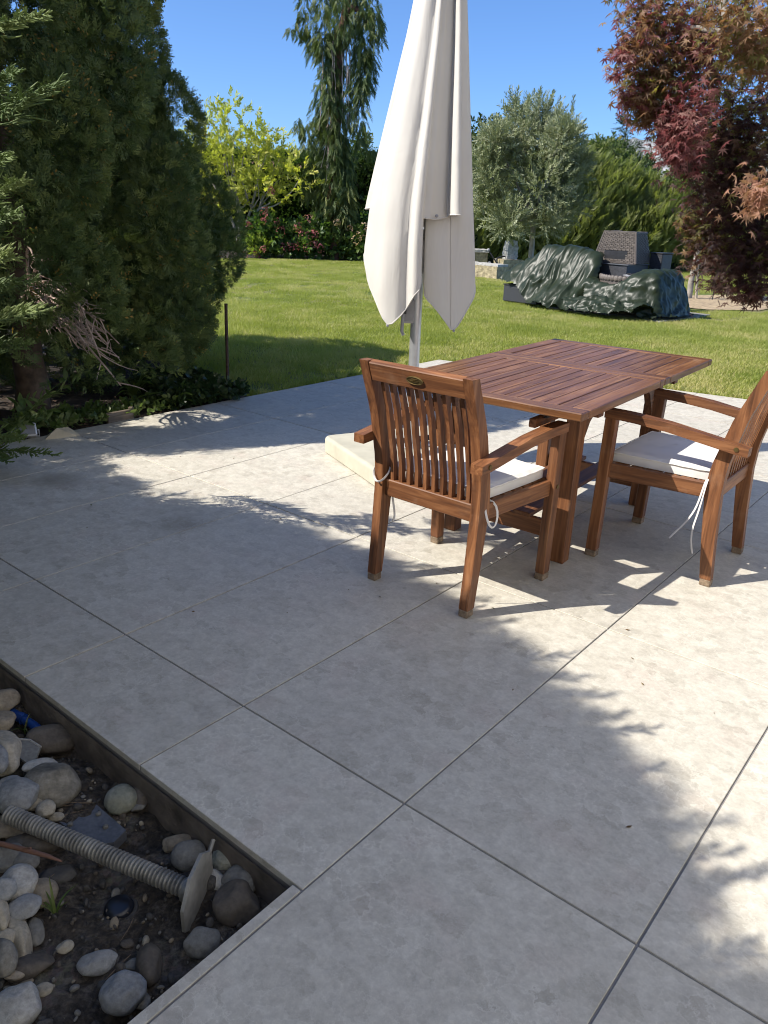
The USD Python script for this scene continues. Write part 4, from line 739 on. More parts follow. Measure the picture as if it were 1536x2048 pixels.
def bush(name, label, cat, u, v, y, R, protos, n, seed, group=None, flowers=(), fm=None, up=0.5):
    c = G(u, v) if y is None else A(u, v, y); c[2] = 0; t = thing(name, label, cat, tuple(c), 0, group); r = np.random.default_rng(seed)
    nl = 9; cs = [np.array([r.uniform(-.6, .6) * R[0], r.uniform(-.5, .5) * R[1], R[2] * r.uniform(.35, .72)]) for _ in range(nl)]
    P, D = lobes_crown(cs, [np.array([R[0] * .48, R[1] * .5, R[2] * .36])] * nl, n // nl, seed, up, 0.5, lambda P: P[:, 2] > 0.02); grow(P, D, protos, t, (0.75, 1.2), 'foliage', seed)
    for k in range(5): limb('stem', [(r.uniform(-.1, .1), r.uniform(-.1, .1), -.03), (cs[k] * [.5, .5, .5]), cs[k]], 0.014, 0.006, BARK, t, 6, 0, k, 5)
    for k, (fu, fv, s) in enumerate(flowers):
        p = A(fu, fv, c[1] - R[1] * 1.02 + r.uniform(-.08, .12)) - c; lean = Rotation.from_euler('xyz', [r.uniform(.2, 1.0), r.normal(0, .5), r.uniform(0, 6)]).as_matrix()
        put('flower_head', moved(trimesh.Trimesh(*panicle(s, seed * 50 + k), process=False)), fm or HYF, t, M=mat4(lean, p - lean @ [0, 0, s * .5]))
    return t
bush('hydrangea_bush', 'hydrangea with pink flower heads, left of the weeping conifer under the magnolia', 'shrub', 545, 500, 24.7, (0.85, 0.55, 1.05), HY, 380, 71, None, [(497, 450, .26), (529, 422, .30), (512, 508, .22), (528, 440, .2), (490, 508, .2), (542, 378, .25), (527, 497, .2)])
bush('hydrangea_bush', 'hydrangea with many deep pink flower heads at the foot of the weeping conifer', 'shrub', 607, 500, 24.8, (0.9, 0.55, 1.0), HY, 330, 72, None, [(553, 445, .28), (562, 462, .34), (597, 452, .3), (603, 466, .28), (618, 470, .26), (629, 487, .24), (580, 492, .28), (566, 494, .26), (593, 492, .24), (614, 492, .28), (641, 495, .28), (618, 436, .3), (630, 466, .24)])
bush('hydrangea_bush', 'hydrangea with faded salmon flower heads beside the closed parasol', 'shrub', 712, 500, 24.9, (0.95, 0.55, 1.15), HY, 380, 73, None, [(728, 452, .3), (722, 466, .26), (715, 478, .32), (674, 444, .24), (735, 462, .3), (700, 456, .22), (745, 480, .28)], HYFP)
bush('lime_shrub', 'low lime green shrub at the lawn edge beside the parasol', 'shrub', 704, 518, None, (0.52, 0.40, 0.62), LM, 330, 74)
bush('ground_shrub', 'small pale leaved shrub at the lawn edge under the hydrangea', 'shrub', 520, 512, 24.4, (0.35, 0.3, 0.5), LM, 120, 75)
STRAP = leaf('strap_leaf', (0.06, 0.10, 0.022), (0.11, 0.16, 0.04), 0.3, 0.45, 2.0)
def strap_clump(name, label, p, n, L, W, seed, cat='plant', m=STRAP, group=None):
    t = thing(name, label, cat, tuple(p), 0, group); r = np.random.default_rng(seed)
    for k in range(n):
        a = r.uniform(0, 2 * np.pi); l = L * r.uniform(.7, 1.2); d = np.array([math.cos(a), math.sin(a), 0]); s_ = np.array([-d[1], d[0], 0]); ts = np.linspace(0, 1, 7); bend = r.uniform(0.4, 1.1)
        c = [d * l * (0.15 * t_ + 0.55 * t_ ** 2 * bend) + np.array([0, 0, l * (0.95 * t_ - 0.62 * bend * t_ ** 2.2)]) for t_ in ts]; w = W * np.array([.8, 1, 1, .95, .8, .5, .05]) / 2
        V = np.vstack([np.array(c) + s_ * w[:, None], np.array(c) + [0, 0, -W * .2], np.array(c) - s_ * w[:, None]]); F = []
        for b in (0, 7):
            for i in range(6): F += [(b + i, b + 7 + i, b + 8 + i), (b + i, b + 8 + i, b + 1 + i)]
        put('blade', (V, np.array(F)), m, t)
    return t
strap_clump('daylily_clump', 'clump of arching daylily leaves under the magnolia at the lawn edge', (*A(477, 512, 24.0)[:2], 0), 26, 0.75, 0.045, 81)
# ------------------------------------------------------------------ far planting, right: feathery hedge, olive, far trees, mountains, houses
FEA = leaf('feathery_hedge_leaf', (0.12, 0.15, 0.050), (0.21, 0.235, 0.085), 0.5, 0.5, 0.9, (0.33, 0.34, 0.15))
FP = [(fern_spray(0.44, 9, 0.13, 0.019, s, 2, 0.55, 0.12, 0.022), FEA) for s in (41, 42, 43)]
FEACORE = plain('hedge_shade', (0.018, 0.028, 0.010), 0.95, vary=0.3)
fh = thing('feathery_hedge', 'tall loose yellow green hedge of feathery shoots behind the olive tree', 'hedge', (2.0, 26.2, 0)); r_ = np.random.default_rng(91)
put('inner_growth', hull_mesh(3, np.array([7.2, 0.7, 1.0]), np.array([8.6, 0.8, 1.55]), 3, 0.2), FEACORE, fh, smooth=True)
n = 9500; x = r_.uniform(-0.8, 15.5, n); hh = 2.75 + 0.55 * meshkit.fbm(np.column_stack([x * .9, x * 0, x * 0]), 3, 4) - 0.2 + 0.25 * np.sin(x * .6); z = hh * r_.random(n) ** 0.8
y = -0.35 - 0.5 * np.sin(np.pi * np.clip(z / hh, 0.1, 1)) + 0.45 * (meshkit.fbm(np.column_stack([x * 1.3, z * 1.3, z * 0]), 3, 6) - .5) * 2 + r_.normal(0, .12, n)
grow(np.column_stack([x, y, z]), np.column_stack([r_.normal(0.25, .55, n), r_.normal(-.45, .45, n), np.ones(n) * 0.9]), FP, fh, (0.7, 1.3), 'shoots', 92)

OLV = leaf('olive_leaf', (0.19, 0.215, 0.095), (0.30, 0.33, 0.17), 0.33, 0.45, 1.4, (0.45, 0.47, 0.30), (0.16, 0.19, 0.07))
OP = [(twig_leaves(16, 0.085, 0.024, 0.30, s, 0.85), OLV) for s in (51, 52, 53)]
OY = 21.0; oo = A(1063, 520, OY); oo[2] = 0
ol = thing('olive_tree', 'grey green olive tree with a single slim trunk behind the covered furniture', 'tree', tuple(oo))
def op(u, v, y=OY): return A(u, v, y) - oo
limb('trunk', [(0, 0, -0.03), op(1064, 490), op(1066, 450), op(1068, 420)], 0.075, 0.06, GREYBARK, ol, 12, 0.008, 1, 10)
r_ = np.random.default_rng(93); cs, rs = [], []
for (u, v, w) in [(1050, 430, .55), (1000, 400, .55), (1110, 420, .55), (975, 350, .5), (1030, 350, .65), (1085, 360, .65), (1130, 350, .5), (1000, 300, .5), (1060, 290, .65), (1115, 290, .5), (1040, 240, .4), (1085, 240, .42), (1130, 270, .3), (1065, 320, .7), (970, 400, .4), (1150, 330, .28), (1100, 440, .35), (990, 275, .28), (1140, 400, .4), (1020, 440, .4)]:
    c = op(u, v, OY + r_.uniform(-.6, .6)); cs.append(c); rs.append(np.array([w, w, w * .9]))
    limb('branch', [op(1068, 425), (op(1068, 420) + c) / 2 + [0, 0, -.12], c], 0.03, 0.008, GREYBARK, ol, 8, 0.02, len(cs), 6)
P, D = lobes_crown(cs, [q * r_.uniform(.75, 1.25) for q in rs], 165, 94, 0.55, 0.85)
sh = [(1028, 190), (1045, 215), (1078, 178), (1108, 225), (1145, 210), (995, 262), (968, 255), (1160, 268), (1060, 200), (1092, 205), (1130, 235), (1015, 230)]
for (u, v) in sh:
    a = op(u, v + 12, OY + r_.uniform(-.3, .3)); k = 26; t = r_.random(k); P = np.vstack([P, a + np.column_stack([r_.normal(0, .05, k) + .05 * t, r_.normal(0, .05, k), -t * 1.1])]); D = np.vstack([D, np.column_stack([r_.normal(0, .3, (k, 2)), np.ones(k)])])
grow(P, D, OP, ol, (0.75, 1.25), 'crown', 95)

DKG = leaf('dark_broadleaf', (0.020, 0.040, 0.014), (0.040, 0.065, 0.020), 0.25, 0.5, 0.5, (0.075, 0.10, 0.03))
MDG = leaf('mid_broadleaf', (0.045, 0.075, 0.020), (0.080, 0.115, 0.030), 0.3, 0.5, 0.5, (0.13, 0.15, 0.04))
BL = [twig_leaves(9, 0.17, 0.10, 0.45, s, 1.0) for s in (61, 62)]
def far_tree(label, u, v0, y, R, m, n, seed, h=None):
    c = A(u, v0, y); zc = c[2]; t = thing('broadleaf_tree', label, 'tree', (c[0], c[1], 0)); r = np.random.default_rng(seed)
    limb('trunk', [(0, 0, -.05), (.1, 0, zc * .5), (0, 0, zc)], 0.2, 0.1, BARK, t, 6, 0, 1, 8); k = 14
    cs = [np.array([0, 0, zc]) + r.normal(0, .42, 3) * R for _ in range(k)]; P, D = lobes_crown(cs, [R * .5] * k, n // k, seed, .4, .4, lambda P: P[:, 2] > 0.2); grow(P, D, [(b, m) for b in BL], t, (.7, 1.2), 'crown', seed)
far_tree('dark rounded tree showing between the parasol and the olive crown', 948, 372, 42.0, np.array([1.7, 1.5, 1.9]), DKG, 2200, 101)
far_tree('mid green round topped tree rising behind the feathery hedge right of the olive', 1185, 350, 44.0, np.array([1.9, 1.5, 1.5]), MDG, 2200, 102)
far_tree('dark tree behind the feathery hedge left of the far fir', 1235, 350, 50.0, np.array([1.7, 1.4, 1.3]), DKG, 1600, 103)
far_tree('grey green tree between the parasol and the weeping conifer, above the clipped hedge', 706, 348, 46.0, np.array([0.9, 1.2, 1.6]), MDG, 500, 104)
FIRM = leaf('fir_needles', (0.018, 0.036, 0.026), (0.035, 0.060, 0.042), 0.15, 0.6, 0.5, (0.06, 0.09, 0.055))
FR = [(fern_spray(0.9, 8, 0.32, 0.07, s, 2, 0.8, 0.15, 0.06), FIRM) for s in (71, 72)]
def fir(label, u, vt, y, zb, wid, n, seed):
    top = A(u, vt, y); t = thing('fir_tree', label, 'conifer', (top[0], top[1], 0)); H = top[2]; r = np.random.default_rng(seed)
    limb('trunk', [(0, 0, -.05), (0, 0, H * .5), (0, 0, H * .98)], 0.16, 0.02, BARK, t, 6, 0, 1, 8); P, D = [], []
    nw = int((H - zb) / .42)
    for w in range(nw):
        z = H - .25 - w * .42; L = wid * ((H - z) / (H - zb)) ** .8 * r.uniform(.75, 1.1); nb = 7
        for b in range(nb):
            a = 2 * np.pi * b / nb + r.uniform(-.3, .3); k = max(2, int(L * 3.2)); q = np.linspace(.15, 1, k) * L * r.uniform(.7, 1.15); d = np.array([math.cos(a), math.sin(a), 0]); P.append(q[:, None] * d + np.array([0, 0, z]) + np.column_stack([0 * q, 0 * q, -0.10 * q + .10 * q ** 2 / max(L, .3)]) + r.normal(0, .06, (k, 3))); D.append(np.tile(d + [0, 0, .12], (k, 1)) + r.normal(0, .35, (k, 3)))
    grow(np.vstack(P), np.vstack(D), FR, t, (.6, 1.0), 'crown', seed, roll=.4)
fir('dark fir with level tiers of branches on the skyline left of the red maple', 1256, 236, 52.0, 2.2, 1.9, 0, 105)
fir('tiny dark fir on the skyline left of the parasol canopy', 740, 300, 75.0, 2.6, 1.5, 0, 106)

ROCKY = mat('mountain_rock', {'g': ('geometry', {}), 'm': ('mapping', {'scale': (0.0012, 0.0012, 0.004)}), 'n': ('noise_texture', {'scale': 3.0, 'detail': 8.0, 'roughness': 0.6}), 'r': ('rgb_ramp', {'ramp': [(0.35, (0.10, 0.13, 0.10)), (0.5, (0.20, 0.21, 0.20)), (0.65, (0.34, 0.34, 0.34))]}), 'p': ('principled_bsdf', {'roughness': 0.95})},
    [('g.position', 'm.vector'), ('m.vector', 'n.vector'), ('n.fac', 'r.fac'), ('r.color', 'p.base_color')])
def ridge(name, ud, y, seed, depth=2600):
    us, vs = np.array(ud).T; n = 160; u = np.linspace(us[0], us[-1], n); v = np.interp(u, us, vs); P = np.array([A(a, b, y) for a, b in zip(u, v)]); z = P[:, 2] + 90 * (meshkit.fbm(np.column_stack([u * .05, u * 0, u * 0]), 4, seed) - .5)
    m = 26; V = []
    for k in range(m):
        f = k / (m - 1); zz = (z * (1 - f) ** 1.25) + 120 * (1 - f) * f * 4 * (meshkit.fbm(np.column_stack([u * .06, u * 0 + f * 7, u * 0]), 4, seed + 3) - .5) - 5 * f; V.append(np.column_stack([P[:, 0] * (1 - .25 * f), P[:, 1] - depth * f, zz]))
    back = np.column_stack([P[:, 0], P[:, 1] + 800, np.full(n, -20.0)]); V = [back] + V; i = np.arange(n * (m + 1)).reshape(m + 1, n)
    put(name, (np.vstack(V), np.stack([i[:-1, :-1].ravel(), i[1:, :-1].ravel(), i[1:, 1:].ravel(), i[:-1, 1:].ravel()], 1)), ROCKY, smooth=True, kind='structure')
ridge('mountain_ridge', [(1050, 330), (1120, 300), (1180, 286), (1240, 283), (1300, 280), (1400, 268), (1600, 275), (1800, 320)], 8200, 5)
ridge('mountain_ridge', [(500, 345), (600, 330), (690, 316), (722, 305), (745, 309), (790, 325), (900, 340)], 9000, 8)

SLATE = plain('slate_roof', (0.05, 0.055, 0.07), 0.6, scale=3, vary=0.3); TILEROOF = plain('brown_roof_tiles', (0.16, 0.09, 0.06), 0.8, scale=3, vary=0.3); RENDER = plain('pale_render', (0.5, 0.47, 0.42), 0.9, scale=2, vary=0.1); DARKGLASS = plain('window_glass', (0.03, 0.04, 0.05), 0.1)
def house(name, label, u, v, y, w, d, pitch, roofm, rz, chimneys, skylight=False):
    rp = A(u, v, y); h = rp[2]; t = thing(name, label, 'house', (rp[0], rp[1], 0), rz); rise = d / 2 * pitch; e = h - rise
    put('wall', extr(sbox(-w / 2 + .3, -d / 2 + .4, w / 2 - .3, d / 2 - .4), -0.1, e + .05), RENDER, t)
    for s in (-1, 1):
        a = math.atan2(rise, d / 2); L = math.hypot(rise, d / 2); rf = bevbox(w, L, .18, .01, -w / 2); p = put('roof', moved(rf, Rotation.from_euler('x', -s * a).as_matrix(), (0, s * d / 4, e + rise / 2)), roofm, t)
        if skylight and s < 0: put('skylight', moved(bevbox(.9, 1.3, .08, .01, -.45), Rotation.from_euler('x', -s * a).as_matrix(), (.5, s * d / 4, e + rise / 2 + .14)), DARKGLASS, p)
    for s in (-1, 1):
        g_ = trimesh.creation.extrude_polygon(Polygon([(-d / 2 + .4, e), (d / 2 - .4, e), (0, h - .15)]), .2, engine='earcut'); v_ = g_.vertices; g_.vertices = np.stack([s * (w / 2 - .5) + (v_[:, 2] - .1), v_[:, 0], v_[:, 1]], 1); g_.fix_normals(); put('gable', g_, RENDER, t)
    for c in chimneys: put('chimney', moved(bevbox(1.1, .5, .5, .02), Rotation.from_euler('y', -90, degrees=True).as_matrix(), (c, 0, h - .5)), RENDER, t)
    for k in range(3): put('window', moved(bevbox(1.1, .06, 1.2, .01, -.55), t=((k - 1) * w / 4, -d / 2 + .39, e * .55)), DARKGLASS, t)
house('slate_roofed_house', 'dark slate roof of a house above the clipped hedge left of the parasol', 742, 318, 62.0, 7.0, 7.0, .7, SLATE, .35, [1.5], True)
house('brown_roofed_house', 'brown ridge of a far house above the hedge between magnolia and weeping conifer', 585, 322, 70.0, 13.0, 8.0, .5, TILEROOF, .1, [-1.5, 1.0])

# ------------------------------------------------------------------ stone trough corner behind the olive's left
MOSSY = plain('mossy_stone', (0.30, 0.25, 0.15), 0.95, scale=12, vary=0.55, bump=0.8, detail=8); GREYST = plain('grey_granite', (0.36, 0.35, 0.32), 0.9, scale=25, vary=0.35, bump=0.5)
tp0, tp1 = G(925, 548), G(1004, 556); tw = math.atan2(tp1[1] - tp0[1], tp1[0] - tp0[0]); tl = math.dist(tp0[:2], tp1[:2])
def rough_box(w, d, h, seed, amp=.012, step=.06):
    m = trimesh.creation.box((w, d, h)); m = m.subdivide_to_size(step); v = m.vertices; m.vertices = v + amp * (meshkit.fbm(v * 14 + seed, 3, seed)[:, None] - .5) * 2 * v / (np.abs(v).max(0) + 1e-9); m.apply_translation([0, 0, h / 2]); return m
wl = thing('low_stone_wall', 'low mossy stone wall at the lawn edge between parasol and tarpaulin', 'wall', (*((tp0 + tp1) / 2)[:2], -.04), tw)
put('stone_course', rough_box(tl, .45, .30, 3), MOSSY, wl); put('coping', moved(rough_box(tl * .98, .42, .05, 4), t=(0, 0.02, .30)), GREYST, wl)
t2 = A(960, 522, 22.0); dk = thing('stone_trough', 'stone trough with shaded dark front behind the low wall beside the parasol', 'trough', (t2[0] - .3, 22.0, 0), .1)
put('body', rough_box(.9, .5, .48, 6), MOSSY, dk); put('rim', moved(rough_box(.98, .58, .07, 7), t=(0, 0, .48)), GREYST, dk)
t3 = A(1017, 530, 21.6); ms = thing('standing_stone', 'rounded upright grey stone standing on a stone block left of the olive trunk', 'stone', (t3[0], 21.6, 0), .4)
put('block', rough_box(.62, .5, .34, 8), MOSSY, ms)
m = rough_box(.30, .24, .46, 9, .03, .05); v = m.vertices; v[:, :2] *= (1.05 - .25 * np.clip(v[:, 2:] / .46, 0, 1) ** 3); put('upright', moved(m, t=(0.02, 0, .34)), GREYST, ms)
def spot(label, p, rz):
    s_ = thing('garden_spotlight', label, 'lamp', tuple(p), rz); put('spike', tube([(0, 0, -.05), (0, 0, .16)], .012, 6), BLACKMETAL, s_)
    put('head', moved(lathe([(0, -.06), (.035, -.06), (.05, .06), (.045, .07), (0, .065)], 14), Rotation.from_euler('x', 60, degrees=True).as_matrix(), (0, 0, .21)), BLACKMETAL, s_); put('glass', moved(trimesh.creation.cylinder(.042, .004, sections=14), Rotation.from_euler('x', 60, degrees=True).as_matrix(), (0, -.062, .246)), GREYPLASTIC, s_)
spot('small black garden spotlight in front of the stone trough', (*A(977, 530, 21.4)[:2], 0.0), .3); spot('small black garden spotlight on the straw mulch under the maple', (*G(1425, 597)[:2], 0), -.4)
iron = thing('iron_rod', 'black iron rod leaning over the low stone wall left of the standing stone', 'rod', (*A(990, 530, 21.5)[:2], 0)); ro = np.array([*A(990, 530, 21.5)[:2], 0])
put('rod', tube([A(978, 502, 21.5) - ro, A(996, 530, 21.4) - ro], .018, 6), BLACKMETAL, iron); put('knob', trimesh.creation.icosphere(1, .045), GREYPLASTIC, iron, M=mat4(np.eye(3), A(977, 500, 21.5) - ro))
sp_ = thing('water_spout', 'dark metal spout sticking out of the standing stone', 'spout', (*A(1000, 515, 21.5)[:2], 0)); so_ = np.array([*A(1000, 515, 21.5)[:2], 0]); put('pipe', tube([A(1014, 513, 21.55) - so_, A(1003, 513, 21.45) - so_, A(993, 517, 21.4) - so_], .02, 6), BLACKMETAL, sp_)
put('nozzle', tube([A(993, 517, 21.4) - so_, A(992, 520, 21.39) - so_], .028, 6), BLACKMETAL, sp_)

# ------------------------------------------------------------------ garden furniture under a green tarpaulin
WICK = mat('woven_wicker', {'t': ('texture_coordinate', {}), 'br': ('brick_texture', {'color1': (0.17, 0.14, 0.125), 'color2': (0.24, 0.20, 0.175), 'mortar': (0.035, 0.03, 0.028), 'scale': 14.0, 'mortar_size': 0.018, 'brick_width': 0.5, 'row_height': 0.32, 'mortar_smooth': 0.6}),
    'm': ('mapping', {}), 'b': ('bump', {'strength': 0.8, 'distance': 0.012}), 'p': ('principled_bsdf', {'roughness': 0.6})}, [('t.UV', 'm.vector'), ('m.vector', 'br.vector'), ('br.color', 'p.base_color'), ('br.fac', 'b.height'), ('b.normal', 'p.normal')])
DKW = plain('dark_resin_weave', (0.030, 0.031, 0.036), 0.5, scale=60, vary=0.5, bump=0.5)
STRAND = plain('wicker_strand', (0.115, 0.095, 0.08), 0.6, scale=12, vary=0.3); STRANDD = plain('wicker_strand_dark', (0.085, 0.070, 0.060), 0.65, scale=12, vary=0.3)
LF = np.array([1.949, 14.161, 0.0]); FA = -0.7747; FE, FN = np.array([math.cos(FA), math.sin(FA), 0]), np.array([-math.sin(FA), math.cos(FA), 0])
def fp(s, d, z=0.0): return LF + FE * s + FN * d + np.array([0, 0, z])
slab = thing('paving_slab', 'thin concrete slab in the lawn under the right end of the covered furniture', 'slab', tuple(fp(2.05, .75, -.018)), FA); put('slab', bevbox(2.0, 1.75, .04, .004, -1.0), MORTAR, slab)
# upturned wicker armchair
CB = 0.74
wc = thing('wicker_armchair', 'brown wicker armchair stacked upside down on top of the covered furniture', 'chair', tuple(fp(1.68, .95, CB)), FA + .12)
Hh = 0.47; wb, wt, db, dt = 0.74, 0.54, 0.66, 0.46
def tapered(z): f = z / Hh; return wb + (wt - wb) * f, db + (dt - db) * f
core = []
for z in np.linspace(0, Hh, 2): w, d = tapered(z); core.append([(-w / 2 + .012, -d / 2 + .012, z), (w / 2 - .012, -d / 2 + .012, z), (w / 2 - .012, d / 2 - .012, z), (-w / 2 + .012, d / 2 - .012, z)])
put('shell', trimesh.convex.convex_hull(np.array(core).reshape(-1, 3)), STRANDD, wc)
bd, st = [], []
nrow = 24
for k in range(nrow):
    z = (k + .5) / nrow * Hh; w, d = tapered(z); h_ = Hh / nrow * .92
    for side in range(4):
        L = w if side % 2 == 0 else d; off = (d if side % 2 == 0 else w) / 2; ns = int(L / .034); j_ = RNG.normal(0, .0025)
        for q in range(ns):
            if side == 0 and 0.05 < z < 0.19 and abs((q + .5) / ns - .50) < .27: continue
            bump_ = .005 if (q + k) % 2 else -.003; b = trimesh.creation.box((L / ns * .98, .012, h_)); b.apply_translation([-L / 2 + (q + .5) * L / ns, -off - bump_, z + j_]); b.apply_transform(trimesh.transformations.rotation_matrix(side * np.pi / 2, [0, 0, 1])); (st if (q * 7 + k * 3) % 4 else bd).append(b)
put('weave', join(st), STRAND, wc, kind='stuff'); put('dark_weave', join(bd), STRANDD, wc, kind='stuff')
w, d = tapered(.12); put('arm_opening', moved(trimesh.creation.box((.39, .02, .14)), t=(.0, -d / 2 + .004, .12)), BLACKMETAL, wc)  # black panel stands for the shade inside the arm opening
put('base_rim', moved(rough_box(wt + .02, dt + .02, .03, 2, .012), t=(0, 0, Hh - .01)), STRANDD, wc)
put('corner_post', tube([(wb / 2, -db / 2, 0), (wt / 2, -dt / 2, Hh)], .016, 6), STRANDD, wc); put('corner_post', tube([(-wb / 2, -db / 2, 0), (-wt / 2, -dt / 2, Hh)], .016, 6), STRANDD, wc)
lt = thing('low_table', 'low dark woven table with glass top under the upturned wicker armchair', 'table', tuple(fp(1.50, .78)), FA); put('body', moved(bevbox(1.10, .70, .62, .006, -.55), t=(0, .05, .31 + .10)), DKW, lt); put('foot', moved(bevbox(1.0, .6, .10, .006, -.5), t=(0, .05, .05)), BLACKMETAL, lt)
GLASS = plain('dusty_glass_top', (0.10, 0.105, 0.115), 0.22, vary=.1); put('glass_top', moved(bevbox(1.14, .74, .012, .003, -.57), t=(0, .05, .728)), GLASS, lt)
sf = thing('dark_side_seat', 'dark woven box shaped seat at the right behind the wicker armchair', 'seat', tuple(fp(2.12, 1.45)), FA); put('seat_back', moved(bevbox(.22, .36, .90, .01, -.11), t=(0, 0, .45)), DKW, sf); put('cap', moved(bevbox(.24, .38, .02, .004, -.12), t=(0, 0, .91)), BLACKMETAL, sf)
sl = thing('dark_woven_box', 'corner of a dark woven storage box at the left end under the tarpaulin', 'box', tuple(fp(.36, .30)), FA); put('box', moved(bevbox(.72, .60, .27, .01, -.36), t=(0, 0, .135)), DKW, sl); put('lid', moved(bevbox(.74, .62, .02, .004, -.37), t=(0, 0, .28)), BLACKMETAL, sl)
rh = .57
rw = thing('round_wicker_seat', 'low round wicker seat whose woven rim shows above the tarpaulin', 'seat', tuple(fp(2.13, .52)), FA); put('drum', lathe([(0, 0), (.46, 0), (.50, rh * .6), (.49, rh - .06), (0, rh - .05)], 28), STRANDD, rw)
rimb = []
for k in range(44):
    b = trimesh.creation.icosphere(1, 1.0); b.apply_scale([.030, .05, .05]); b.apply_transform(trimesh.transformations.rotation_matrix(k / 44 * 2 * np.pi, [0, 0, 1])); b.apply_translation([.485 * math.cos(k / 44 * 2 * np.pi), .485 * math.sin(k / 44 * 2 * np.pi), rh - .03]); rimb.append(b)
put('woven_rim', join(rimb), STRAND, rw)
fs_ = thing('folded_cover', 'grey folded cover lying on the round wicker seat', 'cover', tuple(fp(2.18, .55, rh - .05)), FA + .3)
for k in range(4): put('fold', moved(rough_box(.62 - .08 * k, .42 - .06 * k, .022, 20 + k, .03, .05), Rotation.from_euler('z', .25 * k).as_matrix(), (.03 * k, 0, .022 * k)), [GREYPLASTIC, BLACKMETAL][k % 2], fs_)
TARP = mat('green_tarpaulin', {'t': ('texture_coordinate', {}), 'mp': ('mapping', {'scale': (1.0, 1.0, 0.45)}), 'n': ('noise_texture', {'scale': 13.0, 'detail': 7.0, 'roughness': 0.6, 'distortion': 1.6}), 'n2': ('noise_texture', {'scale': 2.0, 'detail': 3.0}), 'r': ('rgb_ramp', {'ramp': [(0.3, (0.015, 0.022, 0.010)), (0.7, (0.019, 0.027, 0.013))]}),
    'b': ('bump', {'strength': 0.3, 'distance': 0.012}), 'p': ('principled_bsdf', {'roughness': 0.40, 'specular_ior_level': 0.30})}, [('t.object', 'mp.vector'), ('mp.vector', 'n.vector'), ('t.object', 'n2.vector'), ('n2.fac', 'r.fac'), ('r.color', 'p.base_color'), ('n.fac', 'b.height'), ('b.normal', 'p.normal')])
def drape(label, blocks, poly, seed, step=.018, sm=3.0, amp=.062, dirs=(3.4, 1.3, 0.9)):
    """A sheet thrown over blocks (s, d, half s, half d, height, steepness) with folds that run down its sides."""
    x0, y0, x1, y1 = poly.bounds; X, Y = np.meshgrid(np.arange(x0, x1, step), np.arange(y0, y1, step)); H = np.full(X.shape, 0.012)
    for (cx, cy, hw, hd, h, fall) in blocks: q = np.hypot(np.clip(np.abs(X - cx) - hw, 0, None), np.clip(np.abs(Y - cy) - hd, 0, None)); H = np.maximum(H, h * np.clip(1 - q / (h * fall), 0, 1) ** .85)
    H = gaussian_filter(H, sm); P3 = np.stack([X * dirs[0], Y * dirs[1], H * dirs[2]], -1); W = P3 + 1.1 * (meshkit.fbm(P3 * .8, 3, seed)[..., None] - .5)
    w1 = np.abs(meshkit.fbm(W, 3, seed + 1) - .5) * 2; w2 = np.abs(meshkit.fbm(W * 2.3 + 7, 3, seed + 2) - .5) * 2; w3 = np.abs(meshkit.fbm(np.stack([X * 9, Y * 9, H * 9], -1), 4, seed + 3) - .5) * 2
    wr = amp * (1.5 * (1 - w1) ** 2.5 + .45 * (1 - w2) ** 3 + .12 * (1 - w3) ** 3 - .55)
    gy, gx = np.gradient(H, step); nl = np.sqrt(gx ** 2 + gy ** 2 + 1); V = np.stack([X - gx / nl * wr, Y - gy / nl * wr, np.maximum(H + wr / nl, .006)], -1)
    ok = shapely.contains_xy(poly, X.ravel(), Y.ravel()).reshape(X.shape); i = np.arange(X.size).reshape(X.shape); k = ok[:-1, :-1] & ok[1:, :-1] & ok[:-1, 1:] & ok[1:, 1:]
    t = thing('green_tarpaulin', label, 'tarpaulin', tuple(LF), FA); put('sheet', compact(V.reshape(-1, 3), np.stack([i[:-1, :-1][k], i[:-1, 1:][k], i[1:, 1:][k], i[1:, :-1][k]], 1)), TARP, t, smooth=True); return t
def wob_poly(pts, amp, seed):
    P0 = Polygon(pts).buffer(0); P = np.array(P0.segmentize(.10).exterior.coords)[:-1]; Q = np.column_stack([P * 3, P[:, :1] * 0]); q = Polygon(P + amp * (np.column_stack([meshkit.fbm(Q, 3, seed), meshkit.fbm(Q + 9, 3, seed + 1)]) - .5) * 2).buffer(0); return max(getattr(q, 'geoms', [q]), key=lambda g_: g_.area)
drape('crumpled shiny dark green tarpaulin over the left part of the garden furniture',
      [(.85, .45, .38, .12, .93, .42), (.42, .42, .22, .2, .72, .55), (.08, .42, .22, .22, .46, .5), (1.30, .40, .26, .1, .86, .40), (1.2, .02, .3, .02, .34, .9)],
      wob_poly([(-.22, .15), (.10, -.02), (.45, -.12), (.85, -.30), (1.25, -.38), (1.72, -.34), (1.98, -.20), (1.74, .06), (1.62, .30), (1.55, .52), (1.0, .56), (.90, .80), (-.1, .85), (-.28, .5)], .09, 5), 5)
drape('dark green tarpaulin hanging over the right hand seat with its hem on the slab',
      [(2.18, -.04, .46, .04, .50, .30), (2.60, .45, .22, .42, .66, .22), (1.66, .10, .08, .16, .50, .4), (2.3, -.22, .3, .02, .22, .6)],
      wob_poly([(1.56, .30), (1.62, -.10), (1.85, -.36), (2.4, -.38), (2.95, -.18), (3.10, .25), (3.08, 1.0), (2.6, 1.05), (2.55, .40), (2.42, .13), (2.13, .03), (1.82, .13), (1.66, .32)], .05, 8), 8, amp=.042, dirs=(3.0, 3.0, 6.0))
